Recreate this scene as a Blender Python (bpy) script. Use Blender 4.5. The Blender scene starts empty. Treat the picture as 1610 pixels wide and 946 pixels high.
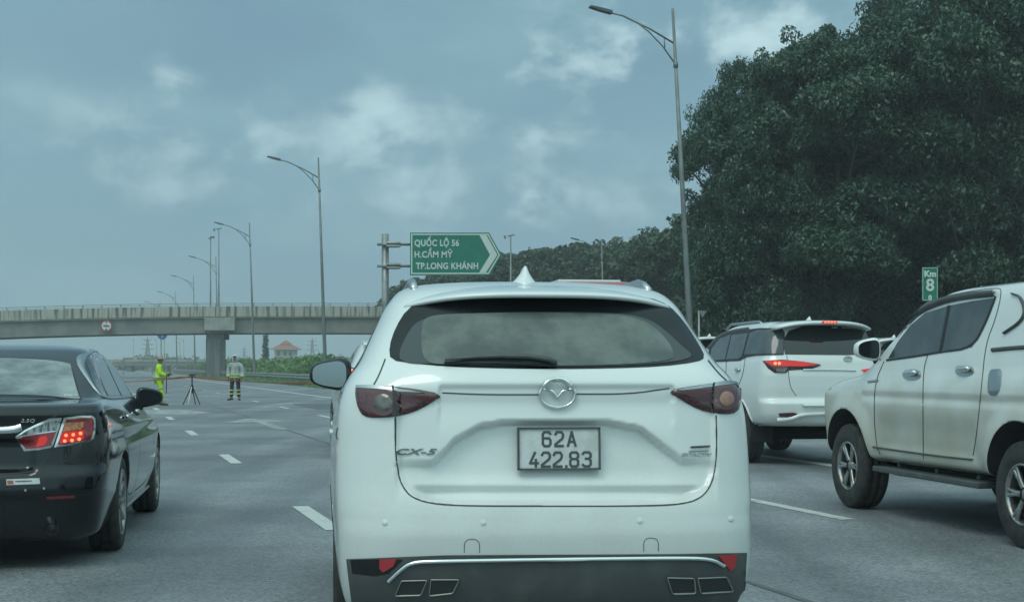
import bpy, bmesh, math, random
import numpy as np
from mathutils import Vector, Matrix, noise
from mathutils.bvhtree import BVHTree
from mathutils.geometry import delaunay_2d_cdt
random.seed(7)
S = bpy.context.scene
COL = S.collection
R = math.radians
# ---------------------------------------------------------------- camera, sky, sun, exposure
EYE = 1.3; FOC = 2300.0; CX = 805.0; CY = 575.0
cd = bpy.data.cameras.new('camera'); cam = bpy.data.objects.new('camera', cd); COL.objects.link(cam)
cam.location = (0, 0, EYE); cam.rotation_euler = (R(90), 0, 0)
cd.sensor_width = 36; cd.lens = FOC / 1610 * 36; cd.shift_y = 0.0634; cd.clip_end = 9000; cd.clip_start = .1
S.camera = cam
S.view_settings.view_transform = 'Standard'; S.view_settings.look = 'None'
S.view_settings.exposure = 0.1; S.view_settings.gamma = 1; S.view_settings.use_curve_mapping = False
S.cycles.volume_bounces = 0; S.cycles.max_bounces = 6; S.cycles.transparent_max_bounces = 6
S.cycles.diffuse_bounces = 3; S.cycles.glossy_bounces = 3; S.cycles.caustics_reflective = False
S.cycles.use_denoising = True
SUN_EL, SUN_ROT = R(58), R(215)
sd = bpy.data.lights.new('sun', 'SUN'); so = bpy.data.objects.new('sun', sd); COL.objects.link(so)
sd.energy = 0.7; sd.angle = R(25); sd.color = (1.0, .97, .90)
sdir = Vector((math.sin(SUN_ROT) * math.cos(SUN_EL), math.cos(SUN_ROT) * math.cos(SUN_EL), math.sin(SUN_EL)))
so.rotation_euler = sdir.to_track_quat('Z', 'Y').to_euler(); so.location = (0, -20, 60)

def ray(px, py): return Vector(((px - CX) / FOC, 1, -(py - CY) / FOC))
def P(px, py, Z): r = ray(px, py); return Vector((r.x * Z, Z, EYE + r.z * Z))

W = bpy.data.worlds.new('World'); S.world = W; W.use_nodes = True
nt = W.node_tree; N = nt.nodes; L = nt.links; N.clear()
def nn(t, **k):
    n = N.new(t)
    for a, b in k.items(): setattr(n, a, b)
    return n
def vmath(op, a, b=None):
    n = nn('ShaderNodeVectorMath', operation=op); L.new(a, n.inputs[0])
    if b is not None:
        if hasattr(b, 'links'): L.new(b, n.inputs[1])
        else: n.inputs[1].default_value = b
    return n
def fmath(op, a, b=None, clamp=False):
    n = nn('ShaderNodeMath', operation=op); n.use_clamp = clamp
    for i, v in enumerate((a, b)):
        if v is None: continue
        if hasattr(v, 'links'): L.new(v, n.inputs[i])
        else: n.inputs[i].default_value = v
    return n.outputs[0]
def fmap(v, a, b, c=0., d=1.):
    n = nn('ShaderNodeMapRange', interpolation_type='SMOOTHSTEP'); L.new(v, n.inputs[0])
    for i, q in enumerate((a, b, c, d)): n.inputs[1 + i].default_value = q
    return n.outputs[0]
def cmix(f, a, b):
    n = nn('ShaderNodeMix', data_type='RGBA')
    if hasattr(f, 'links'): L.new(f, n.inputs[0])
    else: n.inputs[0].default_value = f
    for i, v in ((6, a), (7, b)):
        if hasattr(v, 'links'): L.new(v, n.inputs[i])
        else: n.inputs[i].default_value = (*v, 1)
    return n.outputs[2]
tc = nn('ShaderNodeTexCoord').outputs['Generated']
sep = nn('ShaderNodeSeparateXYZ'); L.new(tc, sep.inputs[0])
zz = sep.outputs[2]; xx = sep.outputs[0]; yy = sep.outputs[1]
col = cmix(fmap(zz, 0.0, .26), (.235, .375, .46), (.215, .36, .43))
nz = nn('ShaderNodeTexNoise'); nz.inputs['Scale'].default_value = 5.5; nz.inputs['Detail'].default_value = 3; nz.inputs['Roughness'].default_value = .5
mp = nn('ShaderNodeMapping'); mp.inputs['Scale'].default_value = (1, 1, 2.2); mp.inputs['Location'].default_value = (.3, .2, .1); L.new(tc, mp.inputs[0]); L.new(mp.outputs[0], nz.inputs['Vector'])
col = cmix(fmap(nz.outputs[0], .42, .68, 0, .75), col, (.285, .445, .505))
nz2 = nn('ShaderNodeTexNoise'); nz2.inputs['Scale'].default_value = 3.2; nz2.inputs['Detail'].default_value = 2
mp2 = nn('ShaderNodeMapping'); mp2.inputs['Scale'].default_value = (1, 1, 2.5); mp2.inputs['Location'].default_value = (2.3, .7, .1); L.new(tc, mp2.inputs[0]); L.new(mp2.outputs[0], nz2.inputs['Vector'])
col = cmix(fmap(nz2.outputs[0], .45, .62, 0, .65), col, (.18, .30, .385))
col = cmix(fmap(xx, -.1, -.4, 0, .45), col, (.27, .43, .49))
# ragged bright cloud banks: directions of the clouds one sees ahead, each broken up by noise
nz3 = nn('ShaderNodeTexNoise'); nz3.inputs['Scale'].default_value = 19; nz3.inputs['Detail'].default_value = 8; nz3.inputs['Roughness'].default_value = .56; nz3.inputs['Distortion'].default_value = .12
mp3 = nn('ShaderNodeMapping'); mp3.inputs['Scale'].default_value = (1, 1, 1.5); L.new(tc, mp3.inputs[0]); L.new(mp3.outputs[0], nz3.inputs['Vector'])
rag = nz3.outputs[0]
for (px, py, sx, sy, amp) in ((300, 260, 190, 70, .62), (470, 215, 170, 60, .5), (590, 190, 60, 70, .75), (275, 140, 75, 42, .95), (835, 105, 75, 45, 1.0),
                              (955, 140, 80, 62, 1.0), (1140, 45, 240, 75, 1.15), (740, 305, 240, 62, .65), (690, 200, 110, 50, .5), (845, 218, 60, 34, .8), (840, 310, 90, 35, .6), (110, 190, 160, 60, .3), (1060, 300, 80, 50, .5)):
    d = ray(px, py); d.normalize()
    v = vmath('SUBTRACT', tc, tuple(d))
    v = vmath('DIVIDE', v.outputs[0], (sx * 1.25 / FOC, .2, sy * 1.25 / FOC))
    ln = nn('ShaderNodeVectorMath', operation='LENGTH'); L.new(v.outputs[0], ln.inputs[0])
    q = fmath('SUBTRACT', 1.0, ln.outputs['Value'])
    q = fmath('MULTIPLY', q, .42)
    q = fmath('ADD', q, fmath('MULTIPLY', fmath('SUBTRACT', rag, .5), 3.0))
    m = fmath('MULTIPLY', fmap(q, -.05, .85, 0, .85 * amp), fmap(ln.outputs['Value'], 1.35, .2))
    m = fmath('MULTIPLY', m, 1.0, True)
    col = cmix(m, col, (.60, .76, .78))
# brighter cloud overhead and behind the camera
dt = nn('ShaderNodeVectorMath', operation='DOT_PRODUCT'); L.new(tc, dt.inputs[0]); dt.inputs[1].default_value = (0, -.42, .907)
col = cmix(fmap(dt.outputs['Value'], .05, .95), col, (.80, 1.10, 1.07))
sky = nn('ShaderNodeTexSky', sky_type='NISHITA'); sky.sun_disc = False; sky.sun_elevation = SUN_EL; sky.sun_rotation = SUN_ROT; sky.dust_density = 4
skc = nn('ShaderNodeVectorMath', operation='SCALE'); L.new(sky.outputs[0], skc.inputs[0]); skc.inputs['Scale'].default_value = .07
col = cmix(.12, col, skc.outputs[0])
col = vmath('MULTIPLY', col, (.95, 1.035, 1.06)).outputs[0]
bg = nn('ShaderNodeBackground'); L.new(col, bg.inputs[0]); bg.inputs[1].default_value = 1.0
wo = nn('ShaderNodeOutputWorld'); L.new(bg.outputs[0], wo.inputs[0])

# ---------------------------------------------------------------- materials
def mat(name, color, rough=.5, metal=0., coat=0., var=None, vscale=8., vrange=(.35, .65), bump=0., bscale=60., emit=0., ecol=None, spec=.5, alpha=1., trans=0., coords='Object', vdet=5., stretch=(1, 1, 1)):
    m = bpy.data.materials.new(name); m.use_nodes = True
    t = m.node_tree; b = t.nodes['Principled BSDF']
    b.inputs['Base Color'].default_value = (*color, 1); b.inputs['Roughness'].default_value = rough
    b.inputs['Metallic'].default_value = metal; b.inputs['Coat Weight'].default_value = coat; b.inputs['Coat Roughness'].default_value = .06
    b.inputs['Specular IOR Level'].default_value = spec; b.inputs['Alpha'].default_value = alpha; b.inputs['Transmission Weight'].default_value = trans
    if emit: b.inputs['Emission Color'].default_value = (*(ecol or color), 1); b.inputs['Emission Strength'].default_value = emit
    if var is not None or bump:
        tcn = t.nodes.new('ShaderNodeTexCoord'); mpn = t.nodes.new('ShaderNodeMapping'); mpn.inputs['Scale'].default_value = stretch
        t.links.new(tcn.outputs[coords], mpn.inputs[0])
    if var is not None:
        n = t.nodes.new('ShaderNodeTexNoise'); n.inputs['Scale'].default_value = vscale; n.inputs['Detail'].default_value = vdet; n.inputs['Roughness'].default_value = .6
        t.links.new(mpn.outputs[0], n.inputs['Vector'])
        r = t.nodes.new('ShaderNodeMapRange'); r.interpolation_type = 'SMOOTHSTEP'; r.inputs[1].default_value, r.inputs[2].default_value = vrange
        t.links.new(n.outputs[0], r.inputs[0])
        x = t.nodes.new('ShaderNodeMix'); x.data_type = 'RGBA'; x.inputs[6].default_value = (*color, 1); x.inputs[7].default_value = (*var, 1)
        t.links.new(r.outputs[0], x.inputs[0]); t.links.new(x.outputs[2], b.inputs['Base Color'])
    if bump:
        n = t.nodes.new('ShaderNodeTexNoise'); n.inputs['Scale'].default_value = bscale; n.inputs['Detail'].default_value = 4
        t.links.new(mpn.outputs[0], n.inputs['Vector'])
        bp = t.nodes.new('ShaderNodeBump'); bp.inputs['Strength'].default_value = bump; bp.inputs['Distance'].default_value = .02
        t.links.new(n.outputs[0], bp.inputs['Height']); t.links.new(bp.outputs[0], b.inputs['Normal'])
    return m
def dirt_paint(name, base, dirt, z0, z1, amount, rough=.3, streak=3.):
    """car paint with road dirt that thins out upwards (object space of the body)"""
    m = bpy.data.materials.new(name); m.use_nodes = True; t = m.node_tree; b = t.nodes['Principled BSDF']
    b.inputs['Roughness'].default_value = rough; b.inputs['Coat Weight'].default_value = 1; b.inputs['Coat Roughness'].default_value = .05
    tcn = t.nodes.new('ShaderNodeTexCoord'); sp = t.nodes.new('ShaderNodeSeparateXYZ'); t.links.new(tcn.outputs['Object'], sp.inputs[0])
    n = t.nodes.new('ShaderNodeTexNoise'); n.inputs['Scale'].default_value = streak; n.inputs['Detail'].default_value = 6; t.links.new(tcn.outputs['Object'], n.inputs['Vector'])
    n2 = t.nodes.new('ShaderNodeTexNoise'); n2.inputs['Scale'].default_value = 90; n2.inputs['Detail'].default_value = 3; t.links.new(tcn.outputs['Object'], n2.inputs['Vector'])
    r = t.nodes.new('ShaderNodeMapRange'); r.inputs[1].default_value = z1; r.inputs[2].default_value = z0; t.links.new(sp.outputs[2], r.inputs[0])
    ad = t.nodes.new('ShaderNodeMath'); ad.operation = 'ADD'; t.links.new(r.outputs[0], ad.inputs[0])
    m3 = t.nodes.new('ShaderNodeMath'); m3.operation = 'MULTIPLY_ADD'; m3.inputs[1].default_value = 1.1; m3.inputs[2].default_value = -.55; t.links.new(n.outputs[0], m3.inputs[0]); t.links.new(m3.outputs[0], ad.inputs[1])
    m5 = t.nodes.new('ShaderNodeMath'); m5.operation = 'MULTIPLY_ADD'; m5.inputs[1].default_value = .5; t.links.new(n2.outputs[0], m5.inputs[0]); t.links.new(ad.outputs[0], m5.inputs[2])
    m4 = t.nodes.new('ShaderNodeMapRange'); m4.interpolation_type = 'SMOOTHSTEP'; m4.inputs[1].default_value = .3; m4.inputs[2].default_value = 1.5; m4.inputs[4].default_value = amount; t.links.new(m5.outputs[0], m4.inputs[0])
    x = t.nodes.new('ShaderNodeMix'); x.data_type = 'RGBA'; x.inputs[6].default_value = (*base, 1); x.inputs[7].default_value = (*dirt, 1)
    t.links.new(m4.outputs[0], x.inputs[0]); t.links.new(x.outputs[2], b.inputs['Base Color'])
    cw = t.nodes.new('ShaderNodeMapRange'); cw.inputs[3].default_value = 1; cw.inputs[4].default_value = 0.1; t.links.new(m4.outputs[0], cw.inputs[0]); t.links.new(cw.outputs[0], b.inputs['Coat Weight'])
    return m
M = {}
M['white'] = dirt_paint('white_paint', (.74, .76, .75), (.40, .40, .34), .35, 1.25, .42)
M['white2'] = dirt_paint('white_paint_clean', (.74, .76, .75), (.40, .39, .34), .5, 1.1, .3)
M['white3'] = dirt_paint('white_paint_muddy', (.78, .80, .78), (.44, .41, .31), .75, 1.5, .85, streak=2.2)
M['black'] = dirt_paint('black_paint', (.004, .007, .010), (.03, .034, .036), .2, .9, .12, rough=.12); M['black'].node_tree.nodes['Principled BSDF'].inputs['Specular IOR Level'].default_value = .1
M['plastic'] = mat('black_plastic', (.065, .07, .07), .5, var=(.11, .115, .11), vscale=5, vrange=(.4, .8), bump=.15, bscale=400)
M['plastic_g'] = mat('gloss_black_plastic', (.012, .013, .015), .18)
M['dark'] = mat('dark_underbody', (.012, .012, .013), .85)
M['gap'] = mat('panel_gap_shadow_rubber', (.05, .055, .056), .8)
M['frit_and_shade'] = mat('black_border_and_shade', (.006, .008, .01), .22, spec=.35, var=(.012, .015, .017), vscale=4)
M['tint'] = mat('tinted_glass', (.012, .016, .018), .06, spec=.6, coat=.4)
M['tint2'] = mat('side_glass', (.05, .065, .075), .08, spec=.6, var=(.085, .1, .11), vscale=3)
M['seal'] = mat('window_rubber', (.015, .016, .018), .5)
M['chrome'] = mat('chrome', (.78, .80, .80), .12, 1.0)
M['dullchrome'] = mat('satin_chrome', (.45, .47, .48), .3, 1.0)
M['silver'] = mat('alloy_silver', (.45, .46, .46), .35, .9, var=(.25, .24, .22), vscale=10)
M['tyre'] = mat('tyre_rubber', (.022, .022, .023), .8, var=(.05, .048, .044), vscale=12, bump=.2, bscale=80)
M['disc'] = mat('brake_metal', (.12, .11, .10), .5, .7)
M['red'] = mat('red_lens', (.15, .014, .02), .12, coat=1)
M['darkred'] = mat('dark_red_lens', (.045, .014, .018), .12, coat=1, var=(.12, .022, .028), vscale=22, vrange=(.45, .6), stretch=(1, 1, 4))
M['redglow'] = mat('lit_red_lens', (.5, .02, .015), .2, emit=.28, ecol=(1., .04, .04))
M['redled'] = mat('lit_red_led', (.9, .2, .1), .3, emit=3, ecol=(1., .12, .04))
M['amber'] = mat('amber_bulb', (.36, .17, .12), .2, coat=1, var=(.3, .12, .08), vscale=40)
M['clearlens'] = mat('clear_ribbed_lens', (.35, .37, .37), .12, .2, coat=1, var=(.08, .09, .09), vscale=40, vrange=(.45, .55), stretch=(1, 1, .2))
M['greylens'] = mat('grey_bulb_lens', (.14, .13, .12), .2, coat=1, var=(.07, .055, .05), vscale=30)
M['reflector'] = mat('red_reflector', (.42, .03, .035), .3, coat=.5)
M['plate'] = mat('plate_white', (.68, .70, .70), .4, var=(.55, .56, .53), vscale=12)
M['plateink'] = mat('plate_ink', (.07, .085, .09), .5)
M['steel'] = mat('galvanised_steel', (.33, .35, .35), .45, .6, var=(.22, .23, .22), vscale=2)
M['pole'] = mat('grey_pole_steel', (.23, .25, .25), .5, .35, var=(.16, .17, .17), vscale=1.2)

# ---------------------------------------------------------------- object helpers
def tag(o, label=None, cat=None, group=None, kind=None):
    if label: o['label'] = label
    if cat: o['category'] = cat
    if group: o['group'] = group
    if kind: o['kind'] = kind
    return o
def empty(name, loc=(0, 0, 0), rz=0):
    o = bpy.data.objects.new(name, None); o.location = loc; o.rotation_euler = (0, 0, rz); o.empty_display_size = .3; COL.objects.link(o); return o
def link(name, me, m=None, parent=None, smooth=True):
    if m is not None and not isinstance(m, (list, tuple)): m = [m]
    for q in (m or []): me.materials.append(q)
    if smooth and len(me.polygons): me.polygons.foreach_set('use_smooth', [True] * len(me.polygons))
    o = bpy.data.objects.new(name, me); COL.objects.link(o)
    if parent: o.parent = parent
    return o
def mesh(name, vs, fs, m=None, parent=None, smooth=False):
    me = bpy.data.meshes.new(name); me.from_pydata([tuple(v) for v in vs], [], [tuple(f) for f in fs]); me.update()
    return link(name, me, m, parent, smooth)
class MB:
    def __init__(s): s.v = []; s.f = []
    def add(s, vs, fs):
        o = len(s.v); s.v += [tuple(v) for v in vs]; s.f += [tuple(i + o for i in f) for f in fs]
    def box(s, c, d, rot=None):
        vs = [Vector((x * d[0] / 2, y * d[1] / 2, z * d[2] / 2)) for x in (-1, 1) for y in (-1, 1) for z in (-1, 1)]
        if rot is not None: vs = [rot @ v for v in vs]
        s.add([v + Vector(c) for v in vs], [(0, 1, 3, 2), (4, 6, 7, 5), (0, 4, 5, 1), (2, 3, 7, 6), (0, 2, 6, 4), (1, 5, 7, 3)])
    def tube(s, pts, rs, n=8, cap=True, flat=1.):
        pts = [Vector(p) for p in pts]
        if not hasattr(rs, '__len__'): rs = [rs] * len(pts)
        o = len(s.v); ref = None
        for i, p in enumerate(pts):
            d = (pts[min(i + 1, len(pts) - 1)] - pts[max(i - 1, 0)]).normalized()
            if ref is None: ref = Vector((0, 0, 1)) if abs(d.z) < .9 else Vector((0, 1, 0))
            a = d.cross(ref).normalized(); b = a.cross(d).normalized(); ref = b
            for k in range(n):
                t = 2 * math.pi * k / n
                s.v.append(tuple(p + (a * math.cos(t) + b * math.sin(t) * flat) * rs[i]))
        for i in range(len(pts) - 1):
            for k in range(n):
                s.f.append((o + i * n + k, o + i * n + (k + 1) % n, o + (i + 1) * n + (k + 1) % n, o + (i + 1) * n + k))
        if cap:
            s.f.append(tuple(o + k for k in range(n))[::-1]); s.f.append(tuple(o + (len(pts) - 1) * n + k for k in range(n)))
    def lathe(s, prof, n=32, axis='x', c=(0, 0, 0), a0=0, a1=2 * math.pi, closed=True):
        o = len(s.v); m = n if closed else n + 1
        for (r, h) in prof:
            for k in range(m):
                t = a0 + (a1 - a0) * k / n
                u, w = r * math.cos(t), r * math.sin(t)
                p = {'x': (h, u, w), 'y': (u, h, w), 'z': (u, w, h)}[axis]
                s.v.append((p[0] + c[0], p[1] + c[1], p[2] + c[2]))
        for i in range(len(prof) - 1):
            for k in range(n):
                k2 = (k + 1) % m
                s.f.append((o + i * m + k, o + i * m + k2, o + (i + 1) * m + k2, o + (i + 1) * m + k))
    def prism(s, poly, y0, y1, axis='y'):
        n = len(poly); f = {'y': lambda a, b, h: (a, h, b), 'x': lambda a, b, h: (h, a, b), 'z': lambda a, b, h: (a, b, h)}[axis]
        s.add([f(a, b, y0) for a, b in poly] + [f(a, b, y1) for a, b in poly],
              [tuple(range(n)), tuple(range(2 * n - 1, n - 1, -1))] + [(i, (i + 1) % n, n + (i + 1) % n, n + i) for i in range(n)])
    def build(s, name, m=None, parent=None, smooth=False, fix=True):
        o = mesh(name, s.v, s.f, m, parent, smooth)
        if fix:
            b = bmesh.new(); b.from_mesh(o.data); bmesh.ops.recalc_face_normals(b, faces=b.faces); b.to_mesh(o.data); b.free()
        return o
def bevel(o, w=.01, seg=2, ang=40):
    md = o.modifiers.new('bevel', 'BEVEL'); md.width = w; md.segments = seg; md.limit_method = 'ANGLE'; md.angle_limit = R(ang); return o
def applied(o):
    dg = bpy.context.evaluated_depsgraph_get(); me = bpy.data.meshes.new_from_object(o.evaluated_get(dg)); o.modifiers.clear(); o.data = me
def copy_tree(o, parent=None):
    c = o.copy(); COL.objects.link(c)
    if parent is not None: c.parent = parent
    for ch in list(o.children): copy_tree(ch, c)
    return c
def text_mesh(body, size=1., extrude=0., shear=0., spacing=1., offset=0., align='CENTER', line=1.):
    c = bpy.data.curves.new('lettering', 'FONT'); c.body = body; c.size = size; c.extrude = extrude; c.shear = shear
    c.space_character = spacing; c.offset = offset; c.align_x = align; c.space_line = line; c.resolution_u = 4
    o = bpy.data.objects.new('lettering', c); COL.objects.link(o)
    dg = bpy.context.evaluated_depsgraph_get(); me = bpy.data.meshes.new_from_object(o.evaluated_get(dg))
    bpy.data.objects.remove(o); bpy.data.curves.remove(c); return me

# ---------------------------------------------------------------- curved car bodies
def pchip(xs, ys, q):
    xs = np.array(xs, float); ys = np.array(ys, float); h = np.diff(xs); d = np.diff(ys) / h; m = np.zeros(len(xs))
    for i in range(1, len(xs) - 1):
        if d[i - 1] * d[i] > 0:
            w1 = 2 * h[i] + h[i - 1]; w2 = h[i] + 2 * h[i - 1]; m[i] = (w1 + w2) / (w1 / d[i - 1] + w2 / d[i])
    m[0] = d[0]; m[-1] = d[-1]
    i = np.clip(np.searchsorted(xs, q, side='right') - 1, 0, len(xs) - 2); t = (q - xs[i]) / h[i]
    return (1 + 2 * t) * (1 - t) ** 2 * ys[i] + t * (1 - t) ** 2 * h[i] * m[i] + t * t * (3 - 2 * t) * ys[i + 1] + t * t * (t - 1) * h[i] * m[i + 1]
def sstep(a, b, x):
    t = np.clip((x - a) / (b - a), 0, 1); return t * t * (3 - 2 * t)
def half_ring(zr, yr, zf, yf, w, Lr, Lf, nr, nf, n1, n2, n3, barrel, yc, LL):
    # rear cap from the centre line to the flank, flank, front cap
    def cap(Lc, n, cnt):
        t = np.linspace(0, 1, 300) * math.pi / 2
        x = w * np.sin(t) ** (2 / n); y = Lc * (1 - np.cos(t) ** (2 / n))
        s = np.concatenate([[0], np.cumsum(np.hypot(np.diff(x), np.diff(y)))]); q = np.linspace(0, s[-1], cnt)
        return np.interp(q, s, x), np.interp(q, s, y)
    xa, ya = cap(Lr, nr, n1); xb, yb = cap(Lf, nf, n3)
    ya = yr + ya; yb = yf - yb
    ym = np.linspace(ya[-1], yb[-1], n2 + 2)[1:-1]; xm = np.full(n2, w)
    x = np.concatenate([xa, xm, xb[::-1]]); y = np.concatenate([ya, ym, yb[::-1]])
    z = zr + (zf - zr) * sstep(yr + Lr * .5, yf - Lf * .5, y)
    x = x * (1 - barrel * (np.abs(y - yc) / LL) ** 3)
    return np.stack([x, y, z], 1)
class Car:
    pass
def car_body(name, loc, yaw, keys, m, NR=120, n1=70, n2=90, n3=24, barrel=.04, nexp=(3.2, 3.), disp=None, arches=(), zs=1., under=None):
    c = Car(); c.root = empty(name, loc, yaw); c.M = Matrix.Translation(loc) @ Matrix.Rotation(yaw, 4, 'Z'); c.inv = c.M.inverted()
    K = np.array([k for k in keys], float); u = np.arange(len(K)); q = np.linspace(0, len(K) - 1, NR)
    cols = [pchip(u, K[:, i], q) for i in range(K.shape[1])]  # zr yr zf yf w Lr Lf
    yc = (K[:, 1].min() + K[:, 3].max()) / 2; LL = (K[:, 3].max() - K[:, 1].min()) / 2
    vs = []; nh = n1 + n2 + n3; nfull = 2 * nh - 2
    for r in range(NR):
        zr, yr, zf, yf, w, Lr, Lf = [cc[r] for cc in cols]
        h = half_ring(zr * zs, yr, zf * zs, yf, w, Lr, Lf, nexp[0], nexp[1], n1, n2, n3, barrel, yc, LL)
        h[0, 0] = 0; h[-1, 0] = 0
        o = h[1:-1][::-1].copy(); o[:, 0] *= -1
        vs.append(np.concatenate([h, o]))
    V = np.concatenate(vs)
    if disp is not None: V = disp(c, V)
    fs = []
    for r in range(NR - 1):
        a = r * nfull; b = a + nfull
        for k in range(nfull): fs.append((a + k, a + (k + 1) % nfull, b + (k + 1) % nfull, b + k))
    fs.append(tuple(range(nfull))[::-1]); fs.append(tuple((NR - 1) * nfull + k for k in range(nfull)))
    me = bpy.data.meshes.new('body'); me.from_pydata(V.tolist(), [], fs); me.update()
    bm = bmesh.new(); bm.from_mesh(me); bmesh.ops.recalc_face_normals(bm, faces=bm.faces); bm.to_mesh(me)
    c.bvh = BVHTree.FromBMesh(bm); bm.free()
    o = link('body', me, [m, M['dark']], c.root, True); c.body = o; c.w = K[:, 4].max(); c.zs = zs
    cut = []
    for (y, z, r) in arches:
        b = MB()
        for sx in (-1, 1):
            x0, x1 = sx * (c.w - .34), sx * (c.w + .3)
            poly = [(y + r * math.cos(t), z + r * math.sin(t)) for t in np.linspace(0, math.pi, 40)] + [(y - r * 1.04, -.2), (y + r * 1.04, -.2)]
            b.prism(poly, min(x0, x1), max(x0, x1), 'x')
        k = b.build('arch_cutter', M['dark'], c.root); cut.append(k)
        md = o.modifiers.new('arch', 'BOOLEAN'); md.operation = 'DIFFERENCE'; md.object = k; md.solver = 'EXACT'
    if cut:
        applied(o); me = o.data
        me.materials.clear(); me.materials.append(m); me.materials.append(M['dark'])
        for p in me.polygons:
            p.use_smooth = True; p.material_index = 0
            ce = p.center
            for (y, z, r) in arches:
                d = math.hypot(ce.y - y, ce.z - z)
                if abs(ce.x) < c.w - .32 and ce.z < z + r + .01 and abs(ce.y - y) < r * 1.1 and abs(ce.x) > c.w - .35: p.material_index = 1
                elif ce.z > z and d < r + .004 and d > r - .02 and abs(p.normal.x) < .6: p.material_index = 1
                elif ce.z <= z and r - .01 < abs(ce.y - y) < r * 1.045 and abs(p.normal.y) > .8: p.material_index = 1
            if p.normal.z < -.85 and ce.z < 1.0 * zs and p.area > .5: p.material_index = 1
        for k in cut: bpy.data.objects.remove(k)
    return c
def shoot(c, u, v, mode):
    if mode == 'px':
        o = c.inv @ Vector((0, 0, EYE)); d = (c.inv.to_3x3() @ ray(u, v)).normalized()
    elif mode in ('l', 'r'):
        s = -1 if mode == 'l' else 1; o = Vector((s * 3, u, v)); d = Vector((-s, 0, 0))
    elif mode == 'b': o = Vector((u, -3, v)); d = Vector((0, 1, 0))
    elif mode == 't': o = Vector((u, v, 5)); d = Vector((0, 0, -1))
    else: o = Vector((u, 9, v)); d = Vector((0, -1, 0))
    p, n, i, dist = c.bvh.ray_cast(o, d)
    if p is None: return None
    if n.dot(d) > 0: n = -n
    return p, n
def hit(c, u, v, mode, cen):
    for k in range(30):
        t = k * .03; h = shoot(c, u + (cen[0] - u) * t, v + (cen[1] - v) * t, mode)
        if h: return h
    return Vector((0, 0, 1)), Vector((0, -1, 0))
def chaikin(p, n=2, closed=True):
    for _ in range(n):
        q = []
        rng = range(len(p)) if closed else range(len(p) - 1)
        if not closed: q.append(p[0])
        for i in rng:
            a, b = p[i], p[(i + 1) % len(p)]
            q += [(a[0] * .75 + b[0] * .25, a[1] * .75 + b[1] * .25), (a[0] * .25 + b[0] * .75, a[1] * .25 + b[1] * .75)]
        if not closed: q.append(p[-1])
        p = q
    return p
def resample(p, step, closed=True):
    q = []; n = len(p)
    for i in range(n if closed else n - 1):
        a, b = p[i], p[(i + 1) % n]; d = math.hypot(b[0] - a[0], b[1] - a[1]); k = max(1, int(math.ceil(d / step)))
        for j in range(k): q.append((a[0] + (b[0] - a[0]) * j / k, a[1] + (b[1] - a[1]) * j / k))
    if not closed: q.append(p[-1])
    return q
def patch(c, name, pts, m, off=.003, bulge=0., rad=None, thick=.006, mode='px', smooth=0, parent=None, step=None, label=None):
    if step is None: step = 5 if mode == 'px' else .03
    if smooth: pts = chaikin(pts, smooth)
    b = resample(pts, step); A = np.array(b); cen = A.mean(0); x0, y0 = A.min(0); x1, y1 = A.max(0)
    # inside test and distance to the outline
    B = np.roll(A, -1, 0)
    def dist(p):
        ab = B - A; t = np.clip(((p - A) * ab).sum(1) / np.maximum((ab ** 2).sum(1), 1e-12), 0, 1); return np.sqrt((((A + ab * t[:, None]) - p) ** 2).sum(1).min())
    def inside(p):
        c1 = (A[:, 1] > p[1]) != (B[:, 1] > p[1])
        with np.errstate(divide='ignore', invalid='ignore'): xi = (B[:, 0] - A[:, 0]) * (p[1] - A[:, 1]) / (B[:, 1] - A[:, 1]) + A[:, 0]
        return np.count_nonzero(c1 & (p[0] < xi)) % 2 == 1
    inn = []; r = 0
    for yv in np.arange(y0 + step / 2, y1, step * .87):
        r += 1
        for xv in np.arange(x0 + step / 2 + (r % 2) * step / 2, x1, step):
            p = np.array((xv, yv))
            if inside(p) and dist(p) > step * .5: inn.append((xv, yv))
    nb = len(b); pts2 = [Vector(p) for p in b] + [Vector(p) for p in inn]
    ov, oe, of, _, _, _ = delaunay_2d_cdt(pts2, [(i, (i + 1) % nb) for i in range(nb)], [], 1, 1e-7)
    vs = []; under = []
    if rad is None: rad = min(x1 - x0, y1 - y0) * .3
    for p in ov:
        h, n = hit(c, p.x, p.y, mode, cen); o = off
        if bulge:
            t = min(1, dist(np.array(p)) / rad); o += bulge * math.sqrt(max(0, 1 - (1 - t) ** 2))
        vs.append(h + n * o); under.append(h + n * (off - thick))
    fs = [tuple(f) for f in of]
    ec = {}
    for f in fs:
        for i in range(len(f)):
            a, bb = f[i], f[(i + 1) % len(f)]; k = (min(a, bb), max(a, bb)); ec.setdefault(k, []).append((a, bb))
    n0 = len(vs); ob = {}
    for k, l in ec.items():
        if len(l) == 1:
            a, bb = l[0]
            for q in (a, bb):
                if q not in ob: ob[q] = len(vs); vs.append(under[q])
            fs.append((bb, a, ob[a], ob[bb]))
    o = mesh(name, vs, fs, m, parent or c.root, True)
    bm = bmesh.new(); bm.from_mesh(o.data)
    for e in bm.edges:
        if e.verts[0].index < n0 and e.verts[1].index < n0 and (min(e.verts[0].index, e.verts[1].index), max(e.verts[0].index, e.verts[1].index)) in ec and len(ec[(min(e.verts[0].index, e.verts[1].index), max(e.verts[0].index, e.verts[1].index))]) == 1: e.smooth = False
    bmesh.ops.recalc_face_normals(bm, faces=bm.faces)
    # outward check
    o.data.update(); bm.to_mesh(o.data); bm.free()
    if label: o['label'] = label
    return o
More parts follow.
